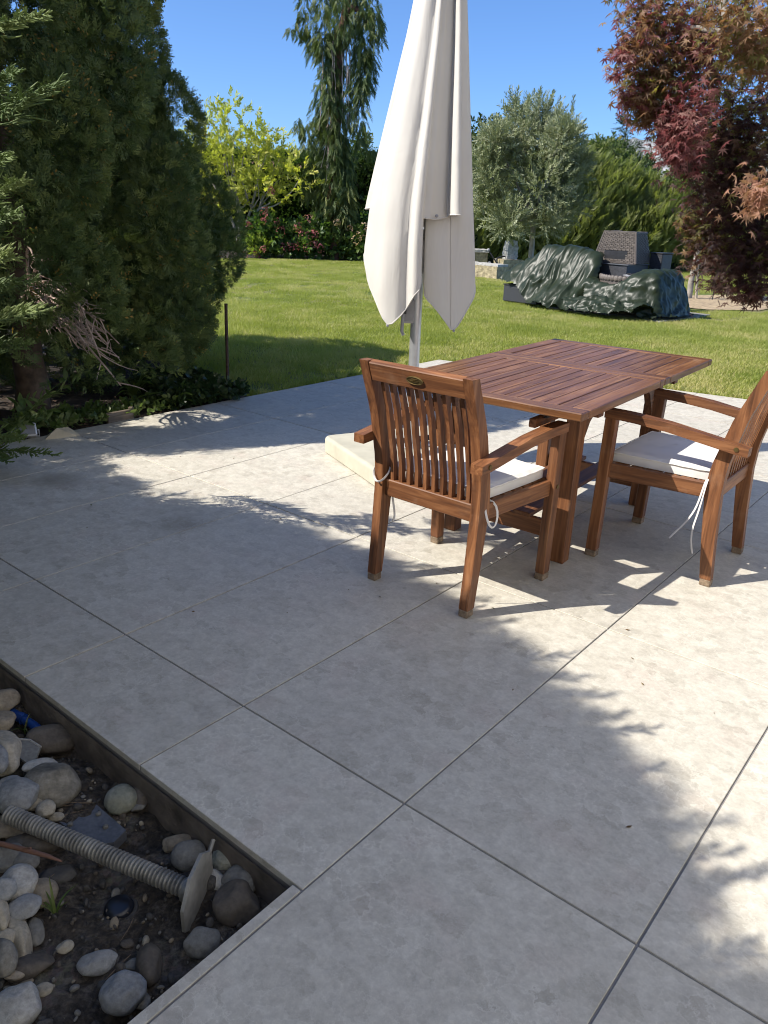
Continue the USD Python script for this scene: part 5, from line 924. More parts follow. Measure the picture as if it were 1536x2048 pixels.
drape('bunched loose end of tarpaulin lying on the grass in front of the furniture',
      [(2.1, -.36, .34, .03, .24, .8), (2.55, -.28, .30, .04, .20, .8), (1.75, -.38, .25, .03, .22, .8), (2.3, -.50, .4, .02, .12, 1.0)],
      wob_poly([(1.45, -.42), (1.8, -.62), (2.3, -.62), (2.75, -.42), (3.02, -.06), (2.85, -.12), (2.5, -.12), (1.9, -.2), (1.5, -.26)], .07, 11), 12, amp=.055, step=.015, sm=2.2, dirs=(3.0, 6.0, 4.0))

# ------------------------------------------------------------------ red maple at the right
MR = leaf('maple_red', (0.12, 0.040, 0.040), (0.18, 0.072, 0.066), 0.3, 0.5, 3.0, (0.25, 0.14, 0.115), (0.45, 0.10, 0.10))
MB = leaf('maple_bronze', (0.11, 0.058, 0.032), (0.185, 0.110, 0.055), 0.3, 0.5, 3.0, (0.27, 0.175, 0.09), (0.5, 0.25, 0.08))
MD = leaf('maple_dark', (0.028, 0.017, 0.014), (0.052, 0.030, 0.022), 0.25, 0.5, 3.0, (0.085, 0.052, 0.034), (0.25, 0.07, 0.05))
MG_ = leaf('maple_green', (0.075, 0.075, 0.022), (0.12, 0.11, 0.035), 0.35, 0.5, 3.0, (0.20, 0.15, 0.05), (0.4, 0.35, 0.06))
MO = leaf('maple_salmon', (0.24, 0.11, 0.075), (0.34, 0.18, 0.12), 0.3, 0.5, 3.0, (0.42, 0.26, 0.18))
PAL = {'r': MR, 'b': MB, 'd': MD, 'g': MG_, 'o': MO}
mt = thing('red_maple', 'large red and bronze leaved maple overhanging the lawn at the right edge', 'tree', (4.9, 7.3, 0)); mo = np.array([4.9, 7.3, 0.0])
BL_ = [  # u, v, distance, half width (px), half height (px), leaves, palette
 (1300, 20, 6.2, 50, 40, 150, 'rbbg'), (1275, 85, 6.1, 40, 45, 130, 'rbb'), (1330, 100, 6.3, 60, 60, 230, 'rbbgd'), (1300, 165, 6.2, 50, 45, 200, 'bbgg'), (1265, 195, 6.1, 28, 22, 50, 'br'), (1340, 210, 6.3, 60, 50, 230, 'bbrg'), (1296, 228, 6.2, 24, 20, 60, 'bb'), (1342, 275, 6.0, 22, 34, 90, 'rr'),
 (1370, 250, 6.0, 45, 60, 220, 'rr'), (1355, 305, 6.0, 22, 20, 60, 'r'), (1400, 150, 6.5, 70, 70, 260, 'ddgb'), (1400, 40, 6.4, 70, 50, 200, 'rgb'), (1480, 40, 5.6, 60, 50, 160, 'bgb'), (1500, 110, 5.7, 50, 40, 120, 'bbg'), (1470, 210, 6.9, 80, 70, 330, 'dggd'), (1430, 290, 6.9, 80, 60, 330, 'dd'),
 (1500, 310, 6.8, 60, 70, 300, 'ddg'), (1440, 370, 6.9, 60, 45, 220, 'd'), (1515, 390, 5.3, 38, 32, 90, 'o'), (1490, 440, 6.8, 60, 60, 260, 'd'), (1440, 470, 6.9, 50, 50, 180, 'ddg'), (1390, 450, 7.0, 30, 30, 70, 'bgd'), (1410, 500, 7.0, 35, 35, 70, 'bd'), (1470, 530, 6.7, 60, 45, 220, 'dd'),
 (1500, 580, 6.5, 40, 28, 120, 'd'), (1530, 500, 6.6, 40, 60, 200, 'ddg'), (1440, 570, 6.8, 25, 18, 36, 'd'), (1580, 250, 6.4, 60, 160, 420, 'ddgb'), (1600, 480, 6.4, 60, 100, 300, 'd'), (1560, 40, 5.9, 50, 80, 200, 'brg'), (1420, 420, 7.2, 40, 40, 100, 'dg'), (1245, 112, 6.0, 16, 12, 14, 'r'), (1235, 150, 6.0, 14, 10, 12, 'r'), (1378, 330, 6.4, 25, 20, 60, 'dr'), (1390, 95, 6.1, 50, 40, 120, 'rb')]
LP_, LD_, LK, LC = [], [], [], []; r_ = np.random.default_rng(111)
for (u, v, y, hu, hv, n, pal) in BL_:
    c = A(u, v, y); sx, sz = hu * y / 1500, hv * y / 1500; k = int(n * 2.1); q = r_.normal(0, .52, (k, 3)) * [sx, max(sx, sz) * .9, sz]; LP_.append(c + q); LC.append(np.tile(c, (k, 1)))
    a = r_.uniform(0, 2 * np.pi, k); LD_.append(np.column_stack([np.cos(a) * .8 - .25, np.sin(a) * .7 - .25, r_.normal(-.55, .35, k)])); LK += [pal[j] for j in r_.integers(0, len(pal), k)]
LP_, LD_ = np.vstack(LP_), np.vstack(LD_); LK = np.array(LK)
rolls = r_.normal(0, .5, len(LP_)); FRM = frames(LD_, rolls); SCL = r_.uniform(.75, 1.2, len(LP_))
# the leaves nearest to the lens are single pieces, the rest one mass
f_ = (LP_ - EYE); dpt = f_ @ C_F; uu = 768 + FPX * (f_ @ C_R) / dpt; vv = 1024 - FPX * (f_ @ C_U) / dpt
inview = (uu > 0) & (uu < 1530) & (vv > 4); order = np.argsort(np.where(inview, dpt - .15 * SCL, 99))[:300]; single = np.zeros(len(LP_), bool); single[order] = True
for c, m in PAL.items():
    k = (LK == c) & ~single
    if k.any(): scatter('foliage', mt, [(maple_leaf(0.052, s), m) for s in (1, 2, 3)], LP_[k] - mo, FRM[k], SCL[k], kind='stuff')
ML = [maple_leaf(0.052, s) for s in (1, 2, 3)]
for q, i in enumerate(order): put('leaf', ML[q % 3], PAL[LK[i]], mt, M=mat4(FRM[i] * SCL[i], LP_[i] - mo))
MBK = plain('maple_bark', (0.21, 0.185, 0.15), 0.85, scale=14, vary=0.25, bump=0.3)
def mA(u, v, y): return A(u, v, y) - mo
limb('trunk', [(0, 0, -.03), (-.05, -.1, .6), (-.02, -.25, 1.3), (-.1, -.5, 2.0)], 0.12, 0.075, MBK, mt, 12, .01, 1, 12)
F0 = np.array([-.1, -.5, 2.0])
limb('limb', [F0, mA(1580, 150, 6.1), mA(1520, 112, 5.9), mA(1490, 70, 5.9), mA(1462, 50, 5.9), mA(1447, 25, 6.0), mA(1452, -30, 6.1)], .06, .026, MBK, mt, 26, .006, 2)
limb('limb', [mA(1470, 58, 5.9), mA(1440, 60, 5.95), mA(1410, 60, 6.0), mA(1382, 55, 6.1)], .026, .012, MBK, mt, 12, .006, 3)
limb('limb', [mA(1575, 165, 6.2), mA(1540, 140, 6.0), mA(1505, 128, 6.0), mA(1480, 112, 6.0)], .035, .014, MBK, mt, 12, .005, 4)
# young tree stem with its stake in the mulch
yt = thing('young_tree', 'slim pale trunked tree with stake in the straw mulch left of the maple', 'tree', (*G(1378, 594)[:2], 0)); yo = np.array([*G(1378, 594)[:2], 0.0])
def yA(u, v): return A(u, v, yo[1]) - yo
limb('trunk', [(0, 0, -.03), yA(1388, 540), yA(1400, 480), yA(1412, 400), yA(1420, 335)], .06, .035, GREYBARK, yt, 14, .008, 1, 10)
STK = plain('pale_stake', (0.42, 0.36, 0.27), .85, scale=15, vary=.25)
put('stake', tube([(.14, -.02, -.03), yA(1397, 500), yA(1402, 462)], .03, 8), STK, yt, smooth=True)
cs = [yA(u, v) for u, v in ((1420, 330), (1405, 350), (1440, 345), (1425, 300), (1400, 320))]; P, D = lobes_crown(cs, [np.array([.5, .5, .4])] * 5, 90, 112, .5, .5); grow(P, D, [(b, MDG) for b in BL], yt, (.35, .6), 'crown', 113)
# ------------------------------------------------------------------ planting strip beside the patio
IVY = leaf('ivy_leaf', (0.020, 0.040, 0.016), (0.035, 0.060, 0.022), 0.2, 0.35, 3.0, (0.075, 0.10, 0.04))
IV = [(twig_leaves(6, 0.055, 0.04, 0.08, s, 1.2), IVY) for s in (81, 82, 83)]
r_ = np.random.default_rng(120)
def cover_points(pl, n):
    x0, y0, x1, y1 = pl.bounds; P = np.column_stack([r_.uniform(x0, x1, n), r_.uniform(y0, y1, n)]); return P[shapely.contains_xy(pl, P[:, 0], P[:, 1])]
IVP = Polygon([tp(I_L - .02, 1.72), tp(I_L - .02, 2.26), (-1.30, 5.98), (-1.52, 6.25), (-1.95, 6.3), (-2.0, 5.9)])
P = cover_points(IVP, 2200); grow(np.column_stack([P, r_.uniform(0, .07, len(P))]), np.column_stack([r_.normal(0, .6, (len(P), 2)), np.ones(len(P)) * .5]), IV, None, (.7, 1.2), 'ivy_cover', 121, label='dark ivy ground cover between the thuja and the patio edge', cat='ground cover')
PALE = leaf('pale_bed_leaf', (0.05, 0.09, 0.025), (0.10, 0.15, 0.04), 0.3, 0.45, 3.0, (0.18, 0.22, 0.08))
PL = [(twig_leaves(5, 0.05, 0.03, 0.07, s, 1.1), PALE) for s in (84, 85)]
STRIP = Polygon([tp(I_L - .03, .75), tp(I_L - .03, 1.75), tp(I_L - .5, 1.75), tp(I_L - .7, .75)])
P = cover_points(STRIP, 620); grow(np.column_stack([P, r_.uniform(0, .03, len(P))]), np.column_stack([r_.normal(0, .7, (len(P), 2)), np.ones(len(P)) * .5]), PL, None, (.6, 1.1), 'bed_seedlings', 122, label='small pale seedlings and weeds in the soil under the thuja', cat='ground cover')
LITTER = plain('dry_litter', (0.12, 0.075, 0.05), .9, scale=30, vary=.5)
lit = []
for k in range(8): needle(lit, r_.normal(0, .02, 3), np.array([math.cos(k), math.sin(k), .1]), .035, .008)
P = cover_points(BED.intersection(sbox(-4, 3.2, -1.1, 6.4)), 1500); grow(np.column_stack([P, np.full(len(P), -.016)]), np.column_stack([r_.normal(0, 1, (len(P), 2)), np.zeros(len(P))]), [(tri_mesh(lit), LITTER)], None, (.6, 1.3), 'needle_litter', 123, roll=.3, label='dry brown needle litter on the soil under the conifers', cat='litter')
strap_clump('strap_leaved_plant', 'dark strap leaved plant under the skirt of the thuja', (*G(292, 806)[:2] + np.array([-.12, .1]), -.02), 16, .42, .035, 131)
strap_clump('strap_leaved_plant', 'strap leaves leaning over the paving edge beside the ivy', (*G(372, 818)[:2] + np.array([-.08, .06]), -.02), 10, .30, .038, 132)
def leafy_shoot(name, label, p, n, seed, m, L=.06, W=.028, reach=.35, up=.35):
    t = thing(name, label, 'shrub', tuple(p)); r = np.random.default_rng(seed)
    for k in range(n):
        a = r.uniform(-1.0, 1.3); e = np.array([math.cos(a) * reach, math.sin(a) * reach * .6, up * r.uniform(.5, 1.2)]) * r.uniform(.6, 1.1); s_ = limb('stem', [(0, 0, -.02), e * .5 + [0, 0, .05], e], .004, .002, m, t, 7, 0, k, 5); T = []
        for q in range(11):
            f = .25 + .75 * q / 10; pt = e * f + np.array([0, 0, .1 * f * (1 - f) * 2]); T += leaf_blade(pt, e / np.linalg.norm(e) * .6 + r.normal(0, .55, 3), np.array([0, 0, 1]) + r.normal(0, .3, 3), L * r.uniform(.7, 1.15), W)
        put('leaves', tri_mesh(T), m, t)
    return t
leafy_shoot('leafy_shrub', 'small bright leaved shrub with a long shoot, at the left edge under the thuja trunk', (*G(10, 876)[:2], -.02), 12, 133, PALE, .075, .034, .45, .34)
PALESTONE = plain('cream_stone', (0.50, 0.43, 0.30), .9, scale=14, vary=.15, bump=.3); WHITE = plain('white_plastic', (0.62, 0.63, 0.65), .4, scale=20, vary=.05)
ws = thing('wedge_stone', 'cream wedge shaped stone at the paving edge under the thuja trunk', 'stone', (*G(122, 872)[:2], -.03), .5); put('wedge', trimesh.convex.convex_hull(np.array([(-.14, -.08, 0), (.15, -.06, 0), (.14, .08, 0), (-.1, .09, 0), (-.02, -.01, .085), (.05, .03, .075), (-.12, -.06, .01)])), PALESTONE, ws); put('chip', moved(trimesh.convex.convex_hull(RNG.normal(0, .02, (12, 3))), t=(-.16, .06, .01)), PALESTONE, ws)
fl = thing('floodlight', 'small white floodlight lying among leaves at the left edge', 'lamp', (*G(52, 874)[:2], .02), .5); put('housing', bevbox(.13, .05, .085, .008, -.065), WHITE, fl, M=mat4(Rotation.from_euler('x', -35, degrees=True).as_matrix(), [0, 0, .02])); put('front_glass', bevbox(.11, .006, .065, .001, -.055), GREYPLASTIC, fl, M=mat4(Rotation.from_euler('x', -35, degrees=True).as_matrix(), [0, -.026, .033])); put('bracket', tube([(-.075, 0, .02), (-.08, .03, -.03), (.08, .03, -.03), (.075, 0, .02)], .006, 6), WHITE, fl)
EDG = wood('old_board', (0.05, 0.04, 0.03), (0.10, 0.08, 0.06), (0.17, 0.14, 0.11), .8)
eb = thing('edging_board', 'short weathered edging board beside the paving under the thuja', 'board', (0, 0, 0)); p0, p1 = G(222, 848), G(273, 838); board('plank', p0 + [-.03, .02, .02], p1 + [-.03, .02, .02], .03, .09, EDG, eb); board('peg', p1 + [-.05, .05, -.05], p1 + [-.05, .05, .07], .03, .03, EDG, eb, up=(1, 0, 0))
RUST = plain('rusty_iron', (0.085, 0.05, 0.035), .85, .3, scale=60, vary=.5, bump=.3)
sk = thing('iron_stake', 'thin rusty iron stake upright in the lawn right of the thuja', 'stake', tuple(G(456, 779))); put('rod', tube([(0, 0, -.05), (.003, 0, .35), (.008, 0, .665)], .0125, 8), RUST, sk, smooth=True); put('tip', lathe([(0, .664), (.014, .664), (.014, .672), (0, .674)], 10), RUST, sk, M=mat4(np.eye(3), [.008, 0, 0]))

# ------------------------------------------------------------------ the open pit: cobbles, pebbles, ribbed post
def stone_mat(name, a, b, c, rough=.75): 
    return mat(name, {'t': ('texture_coordinate', {}), 'o': ('object_info', {}), 'a': ('vector_math', {'math_type': 'multiply_add', 'vector2': (17., 31., 23.)}), 'n': ('noise_texture', {'scale': 9., 'detail': 7., 'roughness': .65, 'distortion': .5}), 'n2': ('noise_texture', {'scale': 90., 'detail': 4., 'roughness': .7}), 'r': ('rgb_ramp', {'ramp': [(.3, a), (.5, b), (.7, c)]}), 'mm': ('map_range', {'from_min': .3, 'from_max': .7, 'to_min': .72, 'to_max': 1.25}), 'x': ('mix', {'mix_type': 'multiply', 'fac': 1.}), 'b': ('bump', {'strength': .35, 'distance': .004}), 'p': ('principled_bsdf', {'roughness': rough})},
        [('o.random', 'a.vector1'), ('t.object', 'a.vector3'), ('a.vector', 'n.vector'), ('a.vector', 'n2.vector'), ('n.fac', 'r.fac'), ('n2.fac', 'mm.value'), ('r.color', 'x.color1'), ('mm.result', 'x.color2'), ('x.color', 'p.base_color'), ('n2.fac', 'b.height'), ('b.normal', 'p.normal')])
ST = {'grey': stone_mat('grey_stone', (0.117, 0.112, 0.097), (0.164, 0.158, 0.137), (0.226, 0.216, 0.187)), 'pale': stone_mat('pale_stone', (0.265, 0.258, 0.230), (0.343, 0.331, 0.295), (0.413, 0.400, 0.360)), 'tan': stone_mat('tan_stone', (0.156, 0.127, 0.086), (0.218, 0.181, 0.126), (0.281, 0.239, 0.173)),
      'beige': stone_mat('beige_stone', (0.234, 0.200, 0.144), (0.296, 0.262, 0.194), (0.359, 0.323, 0.252)), 'blue': stone_mat('blue_grey_stone', (0.144, 0.146, 0.140), (0.207, 0.208, 0.198), (0.281, 0.279, 0.261)), 'dark': stone_mat('dark_stone', (0.035, 0.033, 0.030), (0.058, 0.054, 0.048), (0.094, 0.085, 0.072)),
      'spot': stone_mat('speckled_stone', (0.047, 0.042, 0.032), (0.164, 0.150, 0.119), (0.281, 0.262, 0.216), .85), 'brown': stone_mat('brown_stone', (.055, .045, .034), (.085, .070, .052), (.13, .11, .085)), 'green': stone_mat('green_grey_stone', (0.164, 0.169, 0.122), (0.234, 0.235, 0.180), (0.312, 0.308, 0.252))}
def pebble(seed, sub=3, amp=.22, flat=None):
    m = trimesh.creation.icosphere(sub, 1.0); v = m.vertices; r = np.random.default_rng(seed); k = r.normal(0, 1, (7, 3)); k /= np.linalg.norm(k, axis=1, keepdims=True)
    d = np.ones(len(v))
    for q in k: d = np.minimum(d, (r.uniform(.72, .95)) / np.clip(v @ q, .05, None))
    d = d * (1 + amp * (meshkit.fbm(v * 1.6 + seed * 3.1, 3, seed) - .5)); m.vertices = v * d[:, None]
    a = [tuple(x) for x in ()]; L = trimesh.graph; trimesh.smoothing.filter_taubin(m, iterations=4); return m
STONES = [  # u, v, width px, height px, kind, lift, what it looks like
 (3, 1404, 62, 58, 'tan', .05, 'round tan cobble, topmost at the left edge above the blue pipe'), (2, 1446, 52, 48, 'tan', .05, 'smaller tan cobble just below the topmost one at the left edge'), (8, 1506, 66, 92, 'beige', .06, 'tall beige cobble with reddish rim below the tan pair'), (-4, 1518, 34, 60, 'blue', .09, 'small blue grey cobble leaning on the tall beige one'),
 (103, 1480, 86, 68, 'brown', .025, 'smooth brown oval cobble by the kerb beside the blue pipe'), (105, 1570, 100, 92, 'spot', .045, 'large dark speckled boulder above the ribbed post'), (82, 1532, 62, 30, 'pale', .05, 'flat pale cobble on top of the speckled boulder'), (20, 1564, 44, 26, 'blue', .055, 'flat blue grey cobble left of the speckled boulder'), (4, 1577, 36, 24, 'pale', .075, 'little pale cobble at the left edge above the post end'),
 (243, 1598, 60, 64, 'green', .02, 'pale green grey cobble by the kerb, left one of a pair'), (280, 1590, 38, 52, 'brown', .015, 'dull brown cobble against the kerb, right one of a pair'), (276, 1613, 28, 20, 'grey', .01, 'little grey cobble below the pair by the kerb'), (68, 1606, 56, 30, 'beige', .045, 'flat beige cobble under the wing shaped stone'), (92, 1618, 34, 36, 'beige', .05, 'pointed beige cobble above the ribbed post'), (112, 1634, 28, 18, 'beige', .02, 'tiny beige cobble touching the ribbed post'),
 (38, 1592, 72, 84, 'blue', .07, 'wing shaped blue grey stone at the end of the ribbed post'), (26, 1650, 88, 40, 'tan', .02, 'broad tan cobble under the upper end of the ribbed post'), (14, 1716, 56, 52, 'grey', .045, 'round grey cobble under the brown stick at the left edge'), (50, 1722, 46, 50, 'grey', .04, 'mid grey cobble right of the round one under the stick'), (88, 1690, 96, 52, 'brown', .012, 'big dull brown flagstone under the ribbed post'), (40, 1690, 70, 40, 'dark', .025, 'dark flat stone behind the brown stick'),
 (34, 1766, 66, 70, 'pale', .06, 'bright white rounded cobble, largest in the left heap'), (82, 1786, 54, 52, 'tan', .03, 'olive tan cobble right of the bright white one'), (40, 1818, 70, 48, 'blue', .05, 'blue grey long cobble below the bright white one'), (4, 1780, 46, 44, 'blue', .09, 'angular pale blue stone over the white cobble at the left edge'), (0, 1822, 26, 64, 'beige', .07, 'slim beige cobble upright at the left edge'),
 (38, 1876, 36, 78, 'beige', .03, 'long finger shaped beige cobble standing on end'), (70, 1866, 30, 44, 'grey', .01, 'triangular grey stone right of the finger shaped cobble'), (6, 1876, 40, 34, 'beige', .05, 'blunt beige cobble at the left edge beside the finger shaped one'), (118, 1760, 70, 36, 'dark', .0, 'dark slab like stone beside the hole in the soil'), (352, 1686, 54, 34, 'tan', .012, 'tan brick like cobble right of the ribbed post'), (378, 1722, 62, 54, 'grey', .006, 'grey squarish cobble right of the tan brick like one'),
 (449, 1716, 46, 56, 'green', .022, 'green grey cobble by the kerb behind the end plate'), (432, 1766, 36, 42, 'pale', .012, 'pale small cobble touching the end plate'), (480, 1764, 68, 64, 'grey', .02, 'grey faceted cobble by the kerb near the pit corner'), (474, 1836, 84, 84, 'brown', -.01, 'dark brown stone half under the paving at the pit corner'), (403, 1888, 66, 54, 'grey', .018, 'mid grey cobble against the lower paving edge'), (195, 1925, 66, 40, 'blue', .016, 'blue grey oval cobble in the middle of the soil'),
 (246, 1986, 76, 78, 'blue', .032, 'heart shaped pale blue cobble by the lower paving edge'), (268, 1931, 36, 24, 'grey', .006, 'small curved grey stone above the heart shaped one'), (300, 1946, 44, 62, 'brown', -.004, 'dark wet brown stone right of the heart shaped one'), (131, 1896, 30, 22, 'beige', .008, 'little beige pebble above the blue grey oval'), (62, 1942, 78, 44, 'brown', .006, 'mottled brown stone low in the left heap'), (8, 1915, 40, 60, 'spot', .05, 'lichen spotted cobble at the left edge below the finger shaped one'),
 (30, 2016, 92, 72, 'pale', .04, 'large white cobble in the lower left corner'), (87, 1982, 30, 24, 'beige', .01, 'round beige pebble above the large white cobble'), (285, 2003, 26, 32, 'grey', .004, 'small grey stone tucked beside the heart shaped cobble'), (32, 1950, 34, 16, 'tan', .03, 'thin tan chip in the lower left heap'), (52, 1968, 24, 14, 'tan', .012, 'little orange pebble in the lower left heap'), (20, 1985, 22, 18, 'grey', .02, 'little grey pebble left of the orange one')]
for q, (u, v, w, h, kd, lift, lab) in enumerate(STONES):
    c = G(u, v, PITZ + lift); d = np.linalg.norm(c - EYE); rw = w / 2 * d / FPX; vis = h / 2 * d / FPX; r = np.random.default_rng(200 + q)
    # seen from above at a slant: the visible half height mixes the stone's depth and height
    rz_ = min(rw, vis) * .72 if h < w * 1.25 else vis * .62; ry = max(vis * 1.0, rw * .55) if h < w * 1.25 else vis * 1.15
    gz = float(pit_z(c[0], c[1])); cz = max(c[2], gz + rz_ * .62)
    s_ = thing('cobble', lab, 'stone', (c[0], c[1], cz), math.atan2(c[0], c[1]) * -1 + r.normal(0, .05)); m = pebble(200 + q); mm = m.copy(); mm.vertices = mm.vertices / np.abs(mm.vertices).max(0) * [rw, ry, rz_]
    tilt = Rotation.from_euler('xy', [r.normal(.12, .12), r.normal(0, .12)]).as_matrix(); stage.RemovePrim(s_.GetPath())
    g_ = usdkit.mesh(stage, str(s_.GetPath()), moved(mm, tilt), ST[kd], True); g_.AddTranslateOp().Set(Gf.Vec3d(float(c[0]), float(c[1]), float(cz))); g_.AddRotateZOp().Set(math.degrees(-math.atan2(c[0], c[1]))); tag(g_.GetPrim(), lab, 'stone', 'cobbles in the open pit')
# loose pebbles and dirt crumbs
r_ = np.random.default_rng(300); PP = [(pebble(300 + k, 1), m) for k, m in enumerate((ST['tan'], ST['grey'], ST['beige'], ST['brown'], ST['dark'], ST['dark']))]
PV = quad(-0.6, PI1 - .03, PJ1 + .1, PJ0 - .03); n = 9000
P = cover_points(PV, n); a, i_ = P[:, 0], RNG.random(len(P)); zz = pit_z(P[:, 0], P[:, 1]); sc = np.exp(np.where(r_.random(len(P)) < .05, r_.normal(-4.3, .3, len(P)), r_.normal(-5.2, .5, len(P))))
scatter('pebble_litter', None, PP, np.column_stack([P, zz + .007 + sc * .15]), Rotation.random(len(P), random_state=5).as_matrix(), np.column_stack([sc, sc * r_.uniform(.6, 1, len(P)), sc * r_.uniform(.4, .8, len(P))]), r_.choice(6, len(P), p=[.12, .12, .05, .25, .23, .23]), kind='stuff', label='small pebbles and crumbs scattered on the wet soil of the pit', cat='gravel')
TW = plain('dry_twig', (0.17, 0.12, 0.075), .9, scale=30, vary=.4); tw_ = [(tube(np.array([(0, 0, 0), (.4, .03, .02), (1, -.02, 0)]) * .07, [.0011, .0012, .0005], 4), TW)]
P = cover_points(PV, 170); grow(np.column_stack([P, pit_z(P[:, 0], P[:, 1]) + .012]), np.column_stack([r_.normal(0, 1, (len(P), 2)), r_.normal(0, .08, len(P))]), tw_, None, (.4, 1.2), 'twig_litter', 310, label='thin dry twigs and straw lying on the pit soil', cat='litter')
# ribbed post
ZN = plain('weathered_zinc', (0.23, 0.22, 0.19), .5, .35, scale=30, vary=.4, bump=.15); ZP = plain('dull_steel_plate', (0.24, 0.23, 0.20), .6, .3, scale=18, vary=.35, bump=.2)
pa, pb = G(15, 1628, -.035), G(388, 1783, -.052); ax = pb - pa; L = np.linalg.norm(ax); ax /= L
pr = thing('ribbed_post', 'grey ribbed metal post lying across the pit with a square end plate', 'post', tuple(pa)); rib = []; R0 = 0.0225; nr = 52; prof = [(0, 0)]
for k in range(nr):
    for f, rr in ((0, .72), (.25, .96), (.5, 1.0), (.75, .95)): prof.append((R0 * rr, (k + f) / nr * L))
prof += [(0, L)]
sd = np.cross([0, 0, 1.0], ax); sd /= np.linalg.norm(sd); Rm = np.stack([sd, np.cross(ax, sd), ax], 1)
put('ribbed_shaft', lathe(prof, 20), ZN, pr, smooth=35, M=mat4(Rm, [0, 0, 0]))
pl_c = pb - pa + ax * .012
pe1, pe2 = G(420, 1697, -.01) - pa, G(366, 1866, -.085) - pa
cor = (pe1 + pe2) / 2; e1 = (pe1 - pe2); Lp = np.linalg.norm(e1); e1 /= Lp; nrm = ax - e1 * (ax @ e1); nrm /= np.linalg.norm(nrm); e2 = np.cross(nrm, e1)
P8 = Polygon([(Lp * .46 * math.cos(t) * (1.0 if abs(math.cos(t)) > .4 else 1.1), .062 * math.sin(t) * 1.0) for t in np.linspace(0, 2 * np.pi, 9)[:-1] + .0])
put('end_plate', moved(extr(P8.buffer(.004), -.004, .004), np.stack([e1, e2, nrm], 1), pl_c + (cor - pl_c) * .8), ZP, pr)
put('collar', moved(lathe([(R0 * .9, 0), (R0 * 1.25, 0), (R0 * 1.3, .02), (R0 * .9, .022)], 20), Rm, ax * (L - .02)), ZN, pr, smooth=30)
put('stub', moved(tube([(0, 0, 0), (.035, 0, 0)], .005, 6), np.stack([e1, e2, nrm], 1), pl_c + (cor - pl_c) * .8 + e1 * Lp * .43), ZP, pr)
sl_ = thing('slate_plate', 'flat grey slate plate with bolt heads half buried below the speckled boulder', 'plate', tuple(G(180, 1632, -.093))); so2 = G(180, 1632, -.093)
pts = [(G(u, v, -.093) - so2)[:2] for u, v in ((150, 1572), (252, 1660), (228, 1684), (190, 1690), (112, 1640), (125, 1600))]; put('plate', extr(Polygon(pts), -.03, .0), stone_mat('slate_grey', (.075, .08, .09), (.10, .105, .115), (.13, .135, .145), .5), sl_)
for u, v in ((166, 1596), (197, 1629), (211, 1655), (140, 1650)): put('bolt_head', moved(pebble(7, 1), np.diag([.008, .008, .006]), G(u, v, -.093) - so2 + [0, 0, .003]), ST['grey'], sl_)
sh2 = thing('broken_shard', 'thin grey fan shaped shard between the beige cobble and the brown oval', 'shard', tuple(G(60, 1512, -.05))); s3 = G(60, 1512, -.05); fan = Polygon([(G(u, v, -.05) - s3)[:2] for u, v in ((36, 1478), (60, 1480), (82, 1494), (72, 1520), (62, 1534), (34, 1512))]); put('face', extr(fan, -.005, .003), ST['grey'], sh2); put('rim', tube([(G(u, v, -.047) - s3) for u, v in ((36, 1478), (60, 1480), (82, 1494))], .003, 5), ST['pale'], sh2)
BLUE = plain('blue_pipe', (0.008, 0.045, 0.20), .4, scale=20, vary=.2)
bp = thing('blue_pipe', 'blue plastic pipe running under the brown oval cobble', 'pipe', tuple(G(45, 1438, -.09))); b3 = G(45, 1438, -.09); put('pipe', tube([G(-10, 1405, -.09) - b3, G(30, 1428, -.085) - b3, G(70, 1453, -.09) - b3, G(90, 1475, -.10) - b3], .0135, 10), BLUE, bp, smooth=True); put('joint', tube([G(40, 1434, -.086) - b3, G(48, 1439, -.086) - b3], .0165, 10), BLUE, bp, smooth=30)
cp = thing('black_cap', 'round black plastic cap set in the soil below the ribbed post', 'cap', tuple(G(238, 1814, -.105))); put('cap', lathe([(0, .012), (.022, .012), (.030, .006), (.033, 0), (.033, -.02), (0, -.02)], 24), plain('black_plastic', (.012, .014, .02), .3, vary=.1), cp, smooth=40); put('ring', lathe([(.030, -.004), (.040, -.004), (.044, -.012), (.044, -.03)], 24), ST['dark'], cp, smooth=40)
stk = thing('brown_stick', 'thin reddish brown stick lying over the stones at the left edge', 'stick', tuple(G(60, 1705, -.02))); s4 = G(60, 1705, -.02); REDW = plain('red_brown_twig', (0.16, 0.08, 0.05), .7, scale=20, vary=.3); put('stick', tube([G(-30, 1680, -.03) - s4, G(40, 1697, -.015) - s4, G(95, 1712, -.015) - s4, G(124, 1723, -.02) - s4], [.006, .006, .005, .002], 8), REDW, stk, smooth=True); put('side_twig', tube([G(40, 1697, -.015) - s4, G(62, 1696, .0) - s4], .002, 5), REDW, stk)
GW = leaf('weed_blade', (0.06, 0.10, 0.02), (0.11, 0.15, 0.035), .3, .5, 5.0, (0.2, 0.19, 0.08))
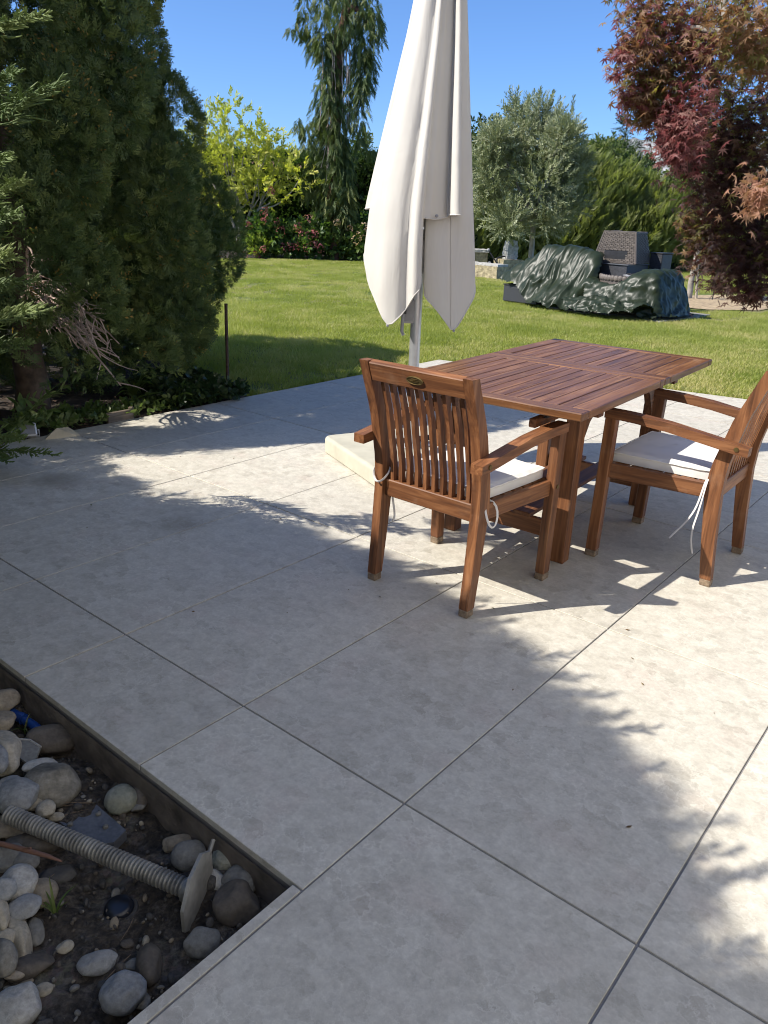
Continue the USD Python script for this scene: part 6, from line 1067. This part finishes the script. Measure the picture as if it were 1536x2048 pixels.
for q, (u, v, l, lab) in enumerate(((112, 1838, .10, 'sprig of pale grass in the soil right of the tan cobble'), (50, 1468, .07, 'thin grass blades by the blue pipe'), (262, 1608, .05, 'little green sprout between the pair of cobbles by the kerb'), (150, 1490, .07, 'thin bent grass stalk at the kerb beside the brown oval cobble'))): strap_clump('grass_sprig', lab, G(u, v, PITZ), 6, l, .006, 400 + q, 'grass', GW)

# unseen house wall right of the patio, placed to bounce sunlight into its shade
hw = thing('garden_house', 'unseen white house wall with a glazed door right of the patio, placed to bounce sunlight into its shade', 'house', (*tp(6.5, -1.2), 0), YAW + math.pi / 2)
WALLM = plain('white_render', (0.82, 0.79, 0.74), .9, scale=4, vary=.03, bump=.05); HL_ = 12.0; HH = 5.2
put('wall', moved(bevbox(9.2, .30, HH, .01, -HL_ / 2), t=(0, -.15, HH / 2)), WALLM, hw); put('wall', moved(bevbox(1.2, .30, HH, .01, 4.8), t=(0, -.15, HH / 2)), WALLM, hw); put('lintel', moved(bevbox(1.598, .30, HH - 2.2, .004, 3.201), t=(0, -.15, HH / 2 + 1.1)), WALLM, hw)
dr = put('door', moved(bevbox(1.59, .06, 2.2, .004, 3.205), t=(0, -.2, 1.1)), GREYPLASTIC, hw); put('pane', moved(bevbox(1.40, .01, 2.0, .002, 3.30), t=(0, -.165, 1.12)), DARKGLASS, dr); put('handle', tube([(3.28, -.14, 1.0), (3.28, -.14, 1.16)], .01, 8), ALU, dr)
put('roof', moved(bevbox(HL_ + .4, 4.6, .14, .01, -HL_ / 2 - .2), Rotation.from_euler('x', -18, degrees=True).as_matrix(), (0, -2.0, HH + .75)), TILEROOF, hw)

# a few crumbs of leaf and grit blown over the tiles
r_ = np.random.default_rng(500); CR = leaf('leaf_crumb', (0.10, 0.06, 0.03), (0.17, 0.11, 0.05), .1, .7, 8.0, (0.12, 0.13, 0.05)); q_ = []
needle(q_, np.zeros(3), np.array([1., 0, .12]), .016, .007)
P = cover_points(quad(-2.9, 6, -.2, 4.7), 210); P = P[(np.abs(P[:, 0]) < P[:, 1] * .8 + .2)]
grow(np.column_stack([P, np.full(len(P), .002)]), np.column_stack([r_.normal(0, 1, (len(P), 2)), np.zeros(len(P))]), [(tri_mesh(q_), CR)], None, (.35, 1.3), 'leaf_crumbs', 501, roll=.2, label='tiny dry leaf crumbs scattered over the stone tiles', cat='litter')
